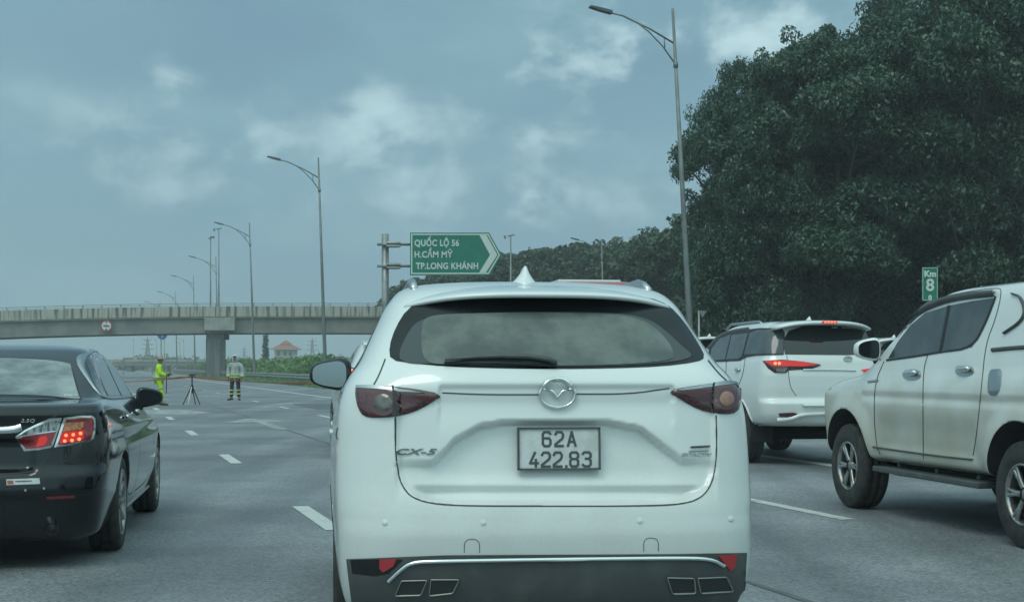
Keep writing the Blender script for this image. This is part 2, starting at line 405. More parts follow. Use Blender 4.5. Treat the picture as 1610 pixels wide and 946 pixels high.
def ribbon(c, name, lines, width, m, off=.0015, mode='px', parent=None, step=None, high=0.):
    """thin strips lying on the body: seams, trim; several polylines in one mesh"""
    if step is None: step = 6 if mode == 'px' else .04
    b = MB()
    for pl in lines:
        sm = True
        if isinstance(pl, dict): w = pl['w']; pl = pl['p']
        else: w = width
        pl = resample(chaikin(pl, 2, False), step, False); A = np.array(pl); cen = A.mean(0); n = len(A); vs = []
        for i in range(n):
            d = A[min(i + 1, n - 1)] - A[max(i - 1, 0)]; d = d / (np.hypot(*d) + 1e-9); nx = np.array((-d[1], d[0])) * w / 2
            rowl = []
            for s in (-1, -.55, .55, 1):
                q = A[i] + nx * s; h, nm = hit(c, q[0], q[1], mode, cen); vs.append(h + nm * (off + (high if abs(s) < 1 else (-.003 if high else 0))))
        fs = []
        for i in range(n - 1):
            for k in range(3): fs.append((i * 4 + k, i * 4 + k + 1, i * 4 + 5 + k, i * 4 + 4 + k))
        b.add(vs, fs)
    return b.build(name, m, parent or c.root, True)
def decal_text(c, name, body, pxc, hpx, m, off=.003, shear=0., bold=0., sx=1., mode='px', parent=None, rot=0., spacing=1., deep=.003):
    me = text_mesh(body, 1., 0, shear, spacing, bold)
    V = np.array([v.co[:2] for v in me.vertices]); lo, hi = V.min(0), V.max(0); V = (V - (lo + hi) / 2) / (hi[1] - lo[1]) * hpx; V[:, 0] *= sx
    co, si = math.cos(rot), math.sin(rot); V = np.stack([V[:, 0] * co - V[:, 1] * si, V[:, 0] * si + V[:, 1] * co], 1)
    if mode == 'px': V[:, 1] *= -1
    V += np.array(pxc); vs = []; lowv = []
    for p in V:
        h, n = hit(c, p[0], p[1], mode, pxc); vs.append(h + n * off); lowv.append(h + n * (off - deep))
    fs = [tuple(p.vertices) for p in me.polygons]; n0 = len(vs); vs += lowv
    ec = {}
    for f in fs:
        for i in range(len(f)):
            a, b2 = f[i], f[(i + 1) % len(f)]; ec.setdefault((min(a, b2), max(a, b2)), []).append((a, b2))
    fs += [(l[0][1], l[0][0], l[0][0] + n0, l[0][1] + n0) for l in ec.values() if len(l) == 1]
    bpy.data.meshes.remove(me)
    return mesh(name, vs, fs, m, parent or c.root, False)
def wheel(c, x, y, r, w, rr, spokes=10, style=0, z=None, rim_mat=None, turn=0.):
    """tyre, rim and brake disc; x is the outer face"""
    s = 1 if x > 0 else -1; z = r if z is None else z
    h = MB(); h.lathe([(0.02, -.1), (rr * .62, -.1), (rr * .62, -.085), (0.02, -.085)], 32, 'x')
    hub = h.build('wheel', M['disc'], c.root, True); hub.location = (x, y, z); hub.rotation_euler = (0, 0, turn + (math.pi if s < 0 else 0))
    t = MB(); sw = w
    prof = [(rr - .005, -sw + .01), (rr + .03, -sw), (r * .93, -sw + .004), (r * .985, -sw + .02), (r, -sw + .045), (r, -sw * .66), (r - .008, -sw * .65), (r - .008, -sw * .62), (r, -sw * .61), (r, -sw * .39), (r - .008, -sw * .38), (r - .008, -sw * .35), (r, -sw * .34), (r, -.045), (r * .985, -.02), (r * .93, -.004), (rr + .03, 0), (rr, -.008), (rr - .005, -.01)]
    t.lathe(prof, 48, 'x'); t.build('tyre', M['tyre'], hub, True)
    q = MB(); q.lathe([(rr, -.01), (rr - .004, -.002), (rr - .018, -.006), (rr - .022, -.03), (rr - .035, -.16), (rr - .02, -.2)], 48, 'x')
    q.lathe([(0, -.028), (.03, -.026), (.055, -.035), (.065, -.06), (0.0, -.062)], 24, 'x')
    for k in range(spokes):
        a = 2 * math.pi * k / spokes; tw = [0]
        if style == 1: tw = [-.11, .11]
        for dd in tw:
            pts = []
            for (rad, hh, wd) in ((.05, -.032, .022), (rr * .55, -.024, .017 if style == 0 else .013), (rr - .012, -.014, .021 if style == 0 else .014)):
                aa = a + dd * (rad / rr)
                ct = Vector((hh, rad * math.cos(aa), rad * math.sin(aa))); tn = Vector((0, -math.sin(aa), math.cos(aa)))
                pts.append([ct + tn * wd, ct + tn * wd * .6 + Vector((.008, 0, 0)), ct - tn * wd * .6 + Vector((.008, 0, 0)), ct - tn * wd, ct - tn * wd + Vector((-.03, 0, 0)), ct + tn * wd + Vector((-.03, 0, 0))])
            vs = [v for p in pts for v in p]
            fs = [(i * 6 + j, i * 6 + (j + 1) % 6, i * 6 + 6 + (j + 1) % 6, i * 6 + 6 + j) for i in range(2) for j in range(6)]
            q.add(vs, fs)
    q.build('rim', rim_mat or M['silver'], hub, True)
    bl = MB(); bl.lathe([(0, -.12), (rr - .02, -.12)], 32, 'x'); bl.build('backing', M['dark'], hub)
    return hub
def blob(name, c, d, m, parent, n=3., seg=24, rings=14, rot=None, squash=None):
    """superellipsoid: mirror housings, fins and the like"""
    vs = []; fs = []
    def sp(v, e): return math.copysign(abs(v) ** (2 / e), v)
    for i in range(rings + 1):
        ph = -math.pi / 2 + math.pi * i / rings
        for k in range(seg):
            th = 2 * math.pi * k / seg
            v = Vector((sp(math.cos(ph), n) * sp(math.cos(th), n) * d[0] / 2, sp(math.cos(ph), n) * sp(math.sin(th), n) * d[1] / 2, sp(math.sin(ph), n) * d[2] / 2))
            if squash: v = squash(v)
            if rot is not None: v = rot @ v
            vs.append(v + Vector(c))
    for i in range(rings):
        for k in range(seg): fs.append((i * seg + k, i * seg + (k + 1) % seg, (i + 1) * seg + (k + 1) % seg, (i + 1) * seg + k))
    b = MB(); b.add(vs, fs); o = b.build(name, m, parent, True)
    bm = bmesh.new(); bm.from_mesh(o.data); bmesh.ops.remove_doubles(bm, verts=bm.verts, dist=1e-5); bmesh.ops.recalc_face_normals(bm, faces=bm.faces); bm.to_mesh(o.data); bm.free()
    return o
# ---------------------------------------------------------------- road, ground
A0 = Vector((-1.69, 12.6, 0)); RDv = Vector((-.2756, .9613, 0)); RNv = Vector((.9613, .2756, 0))
def RD(s, o, z=0.): v = A0 + RDv * s + RNv * o; v.z = z; return v
def ground_mat(name, c1, c2, c3, scale, rough=.9, bump=.4, bs=30):
    m = mat(name, c1, rough, var=c2, vscale=scale, vrange=(.4, .62), bump=bump, bscale=bs)
    return m
M['asphalt'] = mat('asphalt', (.125, .135, .145), .5, var=(.225, .24, .252), vscale=.35, vrange=(.3, .7), bump=.3, bscale=55, spec=.45, vdet=9)
def asphalt():
    m = M['asphalt']; t = m.node_tree; b = t.nodes['Principled BSDF']; l = t.links
    src = b.inputs['Base Color'].links[0].from_socket; tcn = t.nodes.new('ShaderNodeTexCoord')
    # aggregate speckle
    v = t.nodes.new('ShaderNodeTexVoronoi'); v.inputs['Scale'].default_value = 60; l.new(tcn.outputs['Object'], v.inputs[0])
    r = t.nodes.new('ShaderNodeMapRange'); r.inputs[1].default_value = 0; r.inputs[2].default_value = 1; r.inputs[3].default_value = .68; r.inputs[4].default_value = 1.4
    sx = t.nodes.new('ShaderNodeSeparateColor'); l.new(v.outputs['Color'], sx.inputs[0]); l.new(sx.outputs[0], r.inputs[0])
    mx = t.nodes.new('ShaderNodeVectorMath'); mx.operation = 'SCALE'; l.new(src, mx.inputs[0]); l.new(r.outputs[0], mx.inputs['Scale'])
    # long wheel-path streaks along the lanes
    mp_ = t.nodes.new('ShaderNodeMapping'); mp_.inputs['Rotation'].default_value = (0, 0, R(-16)); mp_.inputs['Scale'].default_value = (1.1, .03, 1); l.new(tcn.outputs['Object'], mp_.inputs[0])
    n = t.nodes.new('ShaderNodeTexNoise'); n.inputs['Scale'].default_value = 1.1; n.inputs['Detail'].default_value = 5; l.new(mp_.outputs[0], n.inputs['Vector'])
    r2 = t.nodes.new('ShaderNodeMapRange'); r2.inputs[1].default_value = .3; r2.inputs[2].default_value = .7; r2.inputs[3].default_value = .7; r2.inputs[4].default_value = 1.22; l.new(n.outputs[0], r2.inputs[0])
    m2 = t.nodes.new('ShaderNodeVectorMath'); m2.operation = 'SCALE'; l.new(mx.outputs[0], m2.inputs[0]); l.new(r2.outputs[0], m2.inputs['Scale']); l.new(m2.outputs[0], b.inputs['Base Color'])
    r3 = t.nodes.new('ShaderNodeMapRange'); r3.inputs[1].default_value = .3; r3.inputs[2].default_value = .7; r3.inputs[3].default_value = .42; r3.inputs[4].default_value = .62; l.new(n.outputs[0], r3.inputs[0]); l.new(r3.outputs[0], b.inputs['Roughness'])
asphalt()
M['grass_ground'] = mat('grass_soil', (.05, .075, .03), .95, var=(.09, .10, .045), vscale=.6, bump=.6, bscale=14)
M['dirt'] = mat('bare_earth', (.16, .11, .06), .95, var=(.08, .09, .04), vscale=1.4, bump=.5, bscale=12)
M['paint'] = mat('road_paint', (.52, .54, .52), .6, var=(.28, .29, .29), vscale=5, vrange=(.5, .75))
def worn(name, lo, hi):
    m = mat(name, (.5, .52, .5), .6); t = m.node_tree; b = t.nodes['Principled BSDF']; tcn = t.nodes.new('ShaderNodeTexCoord')
    n = t.nodes.new('ShaderNodeTexNoise'); n.inputs['Scale'].default_value = 2.2; n.inputs['Detail'].default_value = 8; n.inputs['Roughness'].default_value = .7; t.links.new(tcn.outputs['Object'], n.inputs['Vector'])
    r = t.nodes.new('ShaderNodeMapRange'); r.inputs[1].default_value = lo; r.inputs[2].default_value = hi; r.inputs[4].default_value = .75; t.links.new(n.outputs[0], r.inputs[0]); t.links.new(r.outputs[0], b.inputs['Alpha']); return m
M['worn'] = worn('worn_road_paint', .34, .56)
def sheet(name, pts, z, m, kind='structure'):
    o = mesh(name, [(p[0], p[1], z) for p in pts], [tuple(range(len(pts)))], m)
    if o.data.polygons[0].normal.z < 0: o.data.flip_normals()
    if kind: o['kind'] = kind
    return o
sheet('ground', [(-1000, -100), (1000, -100), (1000, 1400), (-1000, 1400)], -.04, M['grass_ground'])
sheet('road', [RD(-60, -9), RD(-60, 11.2), RD(-14, 17), RD(26, 17), RD(60, 11), RD(900, 11), RD(900, -9)], 0, M['asphalt'])
sheet('opposite_road', [RD(-60, -24), RD(-60, -11), RD(900, -11), RD(900, -24)], 0, M['asphalt'])
sheet('exit_road', [RD(18, 17.2), (3.0, 46), (3.4, 70), (5.0, 120), (6, 220), (13, 220), (12, 120), (10.2, 70), (9.5, 40), RD(0, 17.2)], -.02, M['asphalt'])
sheet('verge_soil', [RD(66, 11.1), RD(900, 11.1), RD(900, 13.5), RD(66, 13.0)], -.012, M['dirt'])
def strip(name, s0, s1, o, w, m=None, z=.004): return sheet(name, [RD(s0, o - w / 2), RD(s0, o + w / 2), RD(s1, o + w / 2), RD(s1, o - w / 2)], z, m or M['paint'])
strip('edge_line', -40, 400, 7.45, .22); strip('edge_line', -40, 400, -7.6, .2)
for k in range(-1, 26):
    strip('lane_dash', -1.05 + k * 8.25, 1.0 + k * 8.25, 0, .15); strip('lane_dash', -1.45 + k * 8.4, .8 + k * 8.4, 4.3 if k == 0 else 3.9, .14); strip('lane_dash', 2 + k * 8.25, 4 + k * 8.25, -3.8, .17)
ar = [(-3.4, -.12), (.6, -.12), (.6, -.75), (3.2, 0), (.6, .75), (.6, .12), (-3.4, .12)]
for (s0, o0) in ((21, 1.9), (22, -1.9)): sheet('lane_arrow', [RD(s0 + a, o0 + b) for a, b in ar], .004, M['worn'])
M['tar'] = mat('tar_patch', (.085, .092, .098), .6, var=(.12, .13, .135), vscale=2)
for (s0, s1, o0, w_) in ((-6, 44, 1.95, .05), (4, 80, -2.1, .045)): strip('road_joint', s0, s1, o0, w_, M['tar'], .003)
sheet('road_patch', [RD(9, -3.0), RD(9.2, -.9), RD(13.5, -1.0), RD(13.2, -3.1)], .002, M['tar']); sheet('road_patch', [RD(31, 4.6), RD(31, 6.6), RD(38, 6.5), RD(37.6, 4.7)], .002, M['tar'])
sheet('worn_marking', [P(268, 648, 1), P(0, 0, 1)] and [(-9.9, 43.5), (-8.3, 40.8), (-8.6, 39.2), (-10.6, 39.6), (-11.3, 42.8)], .004, M['worn'])
# hidden-from-here exit embankment at the end of the bridge
mb = MB(); mb.prism([(2, -.5), (14, 6.6), (60, 6.6), (90, -.5)], 154, 172, 'y'); o = mb.build('embankment', M['grass_ground']); tag(o, kind='structure')
# ---------------------------------------------------------------- overpass
BZ = 160.
def conc(name, a, b_, s, st=(1, 1, 1), vr=(.42, .62)): return mat(name, a, .85, var=b_, vscale=s, vrange=vr, bump=.2, bscale=10, stretch=st)
M['conc'] = conc('girder_concrete', (.235, .235, .215), (.17, .175, .165), .5)
M['conc_l'] = conc('pale_concrete', (.34, .35, .33), (.24, .25, .23), .8)
M['stain'] = conc('stained_parapet_concrete', (.39, .385, .33), (.10, .10, .085), .7, (3.2, 1, .22), (.46, .62))
M['pier'] = conc('pier_concrete', (.20, .21, .205), (.12, .13, .13), .9, (2, 1, .15))
br = empty('overpass', (-34, BZ, 0)); tag(br, 'grey concrete road bridge crossing above the expressway, stained parapet', 'bridge')
def bz(X): return -.55 * max(0, (-X - 28) / 28) ** 2 * .9
xs = [-75, -62, -52, -44, -36, -33.4, -26, -16, -6, 6, 14]
def beam(name, prof, m, segs, gap=0.):
    b = MB()
    for i in range(len(segs) - 1):
        a, c = segs[i] + (gap if i else 0), segs[i + 1]; n = len(prof)
        b.add([(a + 34, y, z + bz(a)) for y, z in prof] + [(c + 34, y, z + bz(c)) for y, z in prof], [tuple(range(n)), tuple(range(2 * n - 1, n - 1, -1))] + [(j, (j + 1) % n, n + (j + 1) % n, n + j) for j in range(n)])
    return b.build(name, m, br)
fine = [x for x in np.linspace(-75, 14, 30)]
beam('deck', [(0, 6.55), (8.5, 6.55), (8.5, 6.78), (0, 6.78)], M['conc'], fine)
for k, y0 in enumerate((.35, 2.6, 4.8, 7.0)):
    for (a, c) in ((-75, -33.6), (-33.45, 14)):
        beam('girder', [(y0, 6.55), (y0, 4.9), (y0 + .75, 4.9), (y0 + .75, 6.55)], M['conc'], [x for x in np.linspace(a, c, 14)])
for y0 in (-.05, 8.3): beam('parapet', [(y0, 6.72), (y0 + .3, 6.72), (y0 + .27, 7.82), (y0 + .05, 7.82)], M['stain'], fine)
for y0 in (.1, 8.45):
    rl = MB()
    for i in range(len(fine) - 1):
        a, c = fine[i], fine[i + 1]
        for zz_ in (8.15, 7.95): rl.tube([(a + 34, y0, zz_ + bz(a)), (c + 34, y0, zz_ + bz(c))], .04 if zz_ > 8 else .025, 6)
    rail = rl.build('handrail', M['pole'], br)
    for k in range(43):
        X = -74 + k * 2.08; b = MB(); b.box((X + 34, y0, 7.98 + bz(X)), (.1, .12, .42)); b.build('handrail_post', M['steel'], rail)
b = MB(); b.box((2.1, -.25, 5.85), (3.3, .5, 1.35)); bevel(b.build('pier_head_block', M['conc_l'], br), .04)
b = MB(); b.box((1.3, 2.6, 4.55), (2.0, 3.0, .66)); bevel(b.build('pier_cap', M['pier'], br), .05)
b = MB(); b.prism([(.06, -.1), (.5, -.35), (1.6, -.35), (2.05, -.1), (2.05, .5), (.06, .5)], 0, 4.3, 'z')
o = b.build('pier', M['pier'], br); o.location = (.3, 1.2, 0)
b = MB(); b.prism([(.06, -.1), (.5, -.35), (1.6, -.35), (2.05, -.1), (2.05, .5), (.06, .5)], 0, 4.3, 'z'); o = b.build('pier', M['pier'], br); o.location = (-.4, 4.2, 0)
# ---------------------------------------------------------------- trees
def leaf_cloud(centers, radii, per, size, rng, flat=.75, up=.55):
    C = np.repeat(centers, per, 0); Rr = np.repeat(radii, per)
    n = len(C); v = rng.normal(size=(n, 3)); v /= np.linalg.norm(v, axis=1)[:, None]
    rad = Rr * rng.uniform(.25, 1, n) ** .5; p = C + v * rad[:, None] * np.array([1, 1, flat])
    nrm = v * .8 + rng.normal(size=(n, 3)) * .55 + np.array([0, 0, up]); nrm /= np.linalg.norm(nrm, axis=1)[:, None]
    a = np.cross(nrm, rng.normal(size=(n, 3))); a /= np.linalg.norm(a, axis=1)[:, None]; a[:, 2] -= .35; a /= np.linalg.norm(a, axis=1)[:, None]
    b = np.cross(nrm, a); b /= np.linalg.norm(b, axis=1)[:, None]
    s = size * rng.uniform(.6, 1.25, n)[:, None]
    bend = nrm * s * .12
    V = np.stack([p - a * s * .5, p + b * s * .24 + a * s * .04 + bend, p + a * s * .5 - bend, p - b * s * .24 + a * s * .04 + bend], 1).reshape(-1, 3)
    return V
def quads_mesh(name, V, m, parent=None):
    n = len(V) // 4; me = bpy.data.meshes.new(name); me.vertices.add(len(V)); me.vertices.foreach_set('co', V.ravel().astype(np.float32))
    me.loops.add(n * 4); me.loops.foreach_set('vertex_index', np.arange(n * 4, dtype=np.int32)); me.polygons.add(n)
    me.polygons.foreach_set('loop_start', np.arange(0, n * 4, 4, dtype=np.int32)); me.polygons.foreach_set('loop_total', np.full(n, 4, dtype=np.int32)); me.update(calc_edges=True); me.validate()
    return link(name, me, m, parent, False)
def leaf_mat(name, c1, c2, c3, sc=.5):
    m = mat(name, c1, .33, var=c2, vscale=sc, vrange=(.35, .65), spec=.45); t = m.node_tree; b = t.nodes['Principled BSDF']; l = t.links
    src = b.inputs['Base Color'].links[0].from_socket
    g = t.nodes.new('ShaderNodeNewGeometry'); r = t.nodes.new('ShaderNodeMapRange'); r.inputs[1].default_value = .86; r.inputs[2].default_value = 1.; l.new(g.outputs['Random Per Island'], r.inputs[0])
    x = t.nodes.new('ShaderNodeMix'); x.data_type = 'RGBA'; x.inputs[7].default_value = (*c3, 1); l.new(r.outputs[0], x.inputs[0]); l.new(src, x.inputs[6]); l.new(x.outputs[2], b.inputs['Base Color'])
    tr = t.nodes.new('ShaderNodeBsdfTranslucent'); l.new(x.outputs[2], tr.inputs[0]); ms = t.nodes.new('ShaderNodeMixShader'); ms.inputs[0].default_value = .25
    out = t.nodes['Material Output']; l.new(b.outputs[0], ms.inputs[1]); l.new(tr.outputs[0], ms.inputs[2]); l.new(ms.outputs[0], out.inputs[0]); return m
M['leaf'] = leaf_mat('dark_leaves', (.034, .078, .052), (.056, .12, .072), (.14, .21, .12))
M['leaf2'] = leaf_mat('mid_leaves', (.045, .08, .045), (.065, .105, .055), (.10, .14, .07))
M['bush'] = leaf_mat('tall_grass_leaves', (.14, .26, .09), (.19, .31, .12), (.28, .36, .17), .25)
M['bark'] = mat('bark', (.04, .036, .03), .9, var=(.025, .023, .02), vscale=5, bump=.5, bscale=20)
def make_tree(seed, h, r, name, lm, nc, per, size, base=.1, label=''):
    rng = np.random.default_rng(seed); rt = empty(name)
    tk = MB(); tk.tube([(0, 0, -.2), (.1, 0, h * .25), (-.1, .1, h * .55), (0, 0, h * .85)], [h * .022, h * .017, h * .011, .04], 10)
    n1 = 16
    for k in range(n1):
        a = 2.4 * k; z0 = h * (.18 + .6 * k / n1); rr = r * .85 * math.sqrt(max(.05, 1 - ((z0 / h - .45) / .6) ** 2))
        e = (rr * math.cos(a), rr * math.sin(a), min(h * .95, z0 + rr * .55)); tk.tube([(0, 0, z0), (e[0] * .5, e[1] * .5, z0 + rr * .2), e], [h * .009, h * .006, .03], 6)
    tk.build('trunk', M['bark'], rt, True)
    cs = []; rs = []
    # lumpy crown: big boughs, each carrying many small clumps
    nb = 26; boughs = []
    for k in range(nb):
        th = rng.uniform(0, 6.28); zz_ = base + (1 - base) * rng.uniform(.02, .96) ** .85
        pr = math.sqrt(max(.03, 1 - (max(0, zz_ - .42) / .60) ** 2.2)) * (.85 + .3 * rng.random())
        q = rng.uniform(.45, .92) if zz_ < .9 else rng.uniform(0, .5)
        boughs.append((math.cos(th) * r * pr * q, math.sin(th) * r * pr * q, h * min(zz_, .93), r * rng.uniform(.26, .42)))
    for (bx, by, bz_, br_) in boughs:
        m = int(nc / nb); v = rng.normal(size=(m, 3)); v /= np.linalg.norm(v, axis=1)[:, None]; v[:, 2] = np.abs(v[:, 2]) * 1.1 - .35
        rad = br_ * (rng.uniform(.5, 1.02, m) + .38 * (rng.random(m) > .9))
        for i in range(m):
            p = np.array((bx, by, bz_)) + v[i] * rad[i] * np.array((1, 1, .8))
            if p[2] > .3: cs.append(p); rs.append(rng.uniform(.32, .75) * (r / 4.5))
    V = leaf_cloud(np.array(cs), np.array(rs), per, size, rng)
    quads_mesh('crown', V, lm, rt); return rt
big = [make_tree(s, 15, 5.0, 'roadside_tree', M['leaf'], 900, 135, .205, base=.03) for s in (11, 12, 13)]
spots = [(12.9, 64, 1.0), (13.4, 60, .97), (15.6, 63, 1.10), (18.5, 59, 1.20), (22, 62, 1.28), (25.5, 58, 1.34), (29, 62, 1.38),
         (13.6, 70, 1.0), (14.5, 72, 1.15), (18.5, 71, 1.3), (23, 71, 1.4), (28, 70, 1.45), (9.5, 62, .95), (33, 66, 1.4), (11.2, 60.5, .94), (20.8, 66, 1.22)]
tl_ = ['broad dark tree in the roadside wall, behind its narrow leftmost tree', 'tall dark tree second from the left in the roadside wall of trees', 'dark tree behind the red lamps of the white off-roader, mid height', 'tall dark tree between the off-roader and the kilometre sign',
       'tall dark tree standing behind the green kilometre sign', 'tall dark tree above the muddy pickup cab', 'tall dark tree at the top right corner of the photo', 'dark tree in the second row behind the leftmost roadside trees',
       'second-row dark tree whose top shows left of the highest crown', 'second-row dark tree filling the top edge behind the kilometre sign tree', 'second-row dark tree rising above the pickup', 'second-row dark tree near the top right corner', 'narrow dark tree at the steep left end of the tall tree wall', 'dark tree farthest right, beyond the pickup canopy', 'slim dark tree second from the steep left end of the tree wall', 'dark tree in the middle row directly above the pickup windscreen']
for i, (x, y, k) in enumerate(spots):
    t = big[i] if i < 3 else copy_tree(big[i % 3]); t.location = (x, y, -.05); t.rotation_euler = (0, 0, i * 1.9); w_ = .54 if i == 12 else .66 if i == 14 else .9 + .1 * k; t.scale = (w_, w_, k)
    tag(t, tl_[i], 'tree', 'tall dark trees beside the exit road')
far = [make_tree(s, 10, 4.2, 'distant_tree', M['leaf2'], 420, 45, .42, base=.08) for s in (21, 22)]
fl = [(643, 452, 165), (672, 444, 160), (700, 437, 158), (735, 436, 160), (772, 428, 158), (806, 408, 152), (832, 400, 150), (866, 403, 148), (900, 398, 145), (936, 392, 142), (968, 394, 138), (1000, 386, 132), (1030, 380, 126), (1056, 372, 120), (1078, 366, 112), (1110, 350, 105)]
for i, (px, ty, Z) in enumerate(fl):
    t = far[i] if i < 2 else copy_tree(far[i % 2]); p = P(px, ty + 3, Z); t.location = (p.x, Z, -.05); k = p.z / 9.6; t.scale = (k * 1.05, k * 1.05, k); t.rotation_euler = (0, 0, i * 2.3)
    where = ('at the left end of the far tree line, beside the sign post', 'second from the left in the far tree line', 'below the lower edge of the green sign', 'below the arrow end of the green sign, left half', 'just right of the green sign arrow, low', 'beside the distant aerial-like lamp mast', 'fourth right of the green sign', 'above the roof aerial of the white SUV, right side', 'left of the small distant lamp post', 'right behind the small distant lamp post',
             'first right of the small distant lamp post', 'above the red vehicle roof', 'above the red corner of the hidden vehicle', 'close left of the near lamp post', 'behind the near lamp post, small', 'at the foot of the tall tree wall, far behind')[i]
    tag(t, 'hazy mid-green tree ' + where, 'tree', 'far trees along the exit road')
# low scrub masses
def scrub(name, pts, per, size, m, label, cat, seed, hr):
    rng = np.random.default_rng(seed); cs = np.array([(x, y, z) for x, y, z in pts]); V = leaf_cloud(cs, np.array([hr * rng.uniform(.7, 1.2) for _ in cs]), per, size, rng, 1.0, .3)
    V = V[:]; o = quads_mesh(name, V, m); o['kind'] = 'stuff'; o['label'] = label; o['category'] = cat; return o
rng = np.random.default_rng(5); pts = []
for k in range(1150):
    s = rng.uniform(74, 175); o_ = rng.uniform(12.8, 34); v = RD(s, o_); hh = 1.2 + .55 * math.sin(s * .21) * math.sin(o_ * .4 + s * .1) + .3 * rng.random()
    if o_ < 14.5: hh *= .55
    pts.append((v.x, v.y, hh * rng.uniform(.25, 1)))
for k in range(200):
    s = rng.uniform(150, 240); o_ = rng.uniform(13.5, 30); v = RD(s, o_); pts.append((v.x, v.y, rng.uniform(.1, 1.9)))
scrub('tall_grass', pts, 60, .42, M['bush'], 'tall green grass and scrub growing behind the guard rail', 'grass', 6, .75)
pts = []
for k in range(420):
    x = rng.uniform(7.6, 34); y = rng.uniform(53.5, 57) - .1 * max(0, x - 20); pts.append((x, y, rng.uniform(.1, 1.7) * (1 if x > 9 else .8)))
scrub('undergrowth', pts, 50, .32, M['leaf2'], 'dark green undergrowth along the foot of the tall trees', 'shrubs', 8, .8)
# short verge grass between road edge and guard rail
n = 9000; sv = rng.uniform(50, 190, n); ovv = rng.uniform(10.9, 13.6, n); base = np.array([tuple(RD(a, b)) for a, b in zip(sv, ovv)]); base[:, 2] = -.03
hh = rng.uniform(.08, .32, n); an = rng.uniform(0, 6.28, n); dx = np.stack([np.cos(an), np.sin(an), np.zeros(n)], 1) * .06; tip = base + np.stack([rng.normal(size=n) * .08, rng.normal(size=n) * .08, hh], 1)
quads_mesh('verge_grass', np.stack([base - dx, base + dx, tip + dx * .3, tip - dx * .3], 1).reshape(-1, 3), M['bush']); o = bpy.context.scene.objects['verge_grass']; tag(o, 'short verge grass along the road edge', 'grass', kind='stuff')
pts = []
for k in range(700):
    X = rng.uniform(-190, 60); pts.append((X, 420 + rng.uniform(0, 20), rng.uniform(.4, 2.4) * (1 + .5 * math.sin(X * .11) * math.sin(X * .043))))
scrub('distant_wood', pts, 26, 1.1, M['leaf2'], 'low hazy tree belt on the horizon beneath the bridge', 'wood', 9, 1.6)
# cypress
cy = empty('cypress_tree', (-42.1, 250, 0)); tag(cy, 'slim dark cypress standing left of the red-roofed house', 'tree')
b = MB(); b.tube([(0, 0, 0), (0, 0, 5)], [.12, .04], 8); b.build('trunk', M['bark'], cy)
rg = np.random.default_rng(3); cs = [(.38 * rg.normal() * (1 - z / 7.4) ** .6, .38 * rg.normal() * (1 - z / 7.4) ** .6, z) for z in rg.uniform(.6, 6.6, 160)]
quads_mesh('crown', leaf_cloud(np.array(cs), np.full(160, .3), 40, .22, rg), M['leaf'], cy)
# ---------------------------------------------------------------- white SUV straight ahead
def tailgate_disp(c, V):
    MM = np.array(c.M); Vw = V @ MM[:3, :3].T + MM[:3, 3]
    px = CX + FOC * Vw[:, 0] / Vw[:, 1]; py = CY - FOC * (Vw[:, 2] - EYE) / Vw[:, 1]
    rear = (V[:, 1] < .6)
    # inset tailgate (soft edge), plate recess and lower crease
    lx = np.interp(py, [600, 700, 740, 765, 783, 793], [621, 622, 626, 636, 656, 700]); rx = np.interp(py, [600, 700, 740, 765, 783, 793], [1126, 1127, 1124, 1115, 1095, 1055])
    dl = np.minimum(px - lx, rx - px); db = 793 - py
    g = sstep(0, 6, np.minimum(dl, db)) * (py > 590) * rear
    V[:, 1] += .020 * g * sstep(596, 640, py)
    top = np.interp(px, [622, 680, 700, 715, 755, 790, 960, 1010, 1045, 1075, 1125], [727, 726, 707, 690, 667, 661, 661, 671, 699, 722, 724])
    d = py - top
    rec = sstep(0, 7, d) * (1 - sstep(6, 62, d - (727 - top) * .0 - (735 - top) + 0)) * (px > 622) * (px < 1126) * rear
    amt = sstep(626, 740, px) * sstep(1122, 1000, px)
    V[:, 1] += (.014 + .042 * amt) * rec * (py < 800)
    # crease: panel tucks in below it
    V[:, 1] += .040 * sstep(762, 778, py) * sstep(0, 25, dl) * sstep(0, 4, db) * rear * (py > 740) * (py < 793)
    # ridge under the window
    V[:, 1] += .014 * sstep(602, 612, py) * (py < 700) * (px > 690) * (px < 1060) * rear * (1 - sstep(630, 690, py))
    return V
Kx = [  # zr yr zf yf w Lr Lf
    (.27, .16, .24, 4.42, .78, .22, .5), (.31, .08, .28, 4.48, .84, .26, .5), (.40, .03, .36, 4.52, .872, .28, .55), (.52, .005, .5, 4.55, .888, .30, .6),
    (.62, 0, .62, 4.55, .895, .32, .65), (.70, .010, .72, 4.54, .90, .34, .7), (.76, .024, .76, 4.52, .902, .34, .72), (.83, .042, .82, 4.5, .902, .34, .75),
    (.98, .068, .90, 4.45, .896, .33, .8), (1.10, .085, .97, 4.3, .885, .32, .8), (1.19, .10, 1.02, 4.05, .862, .32, .7), (1.27, .14, 1.08, 3.62, .82, .34, .5), (1.31, .17, 1.12, 3.4, .788, .36, .45),
    (1.45, .30, 1.30, 3.0, .715, .38, .4), (1.575, .42, 1.48, 2.55, .648, .36, .4), (1.635, .56, 1.60, 2.2, .59, .34, .4), (1.665, .72, 1.65, 1.95, .50, .32, .4), (1.685, .95, 1.68, 1.6, .28, .3, .3), (1.687, 1.15, 1.685, 1.4, .05, .1, .1)]
cx = car_body('white_suv', (.175, 5.78, 0), R(6.6), Kx, M['white'], NR=190, n1=110, n2=80, n3=20, barrel=.05, nexp=(3.0, 2.8), disp=tailgate_disp, arches=((.95, .37, .40), (3.65, .37, .40)))
tag(cx.root, 'white SUV directly ahead with number plate 62A 422.83 and dark lower bumper', 'car', 'cars stopped in the queue')
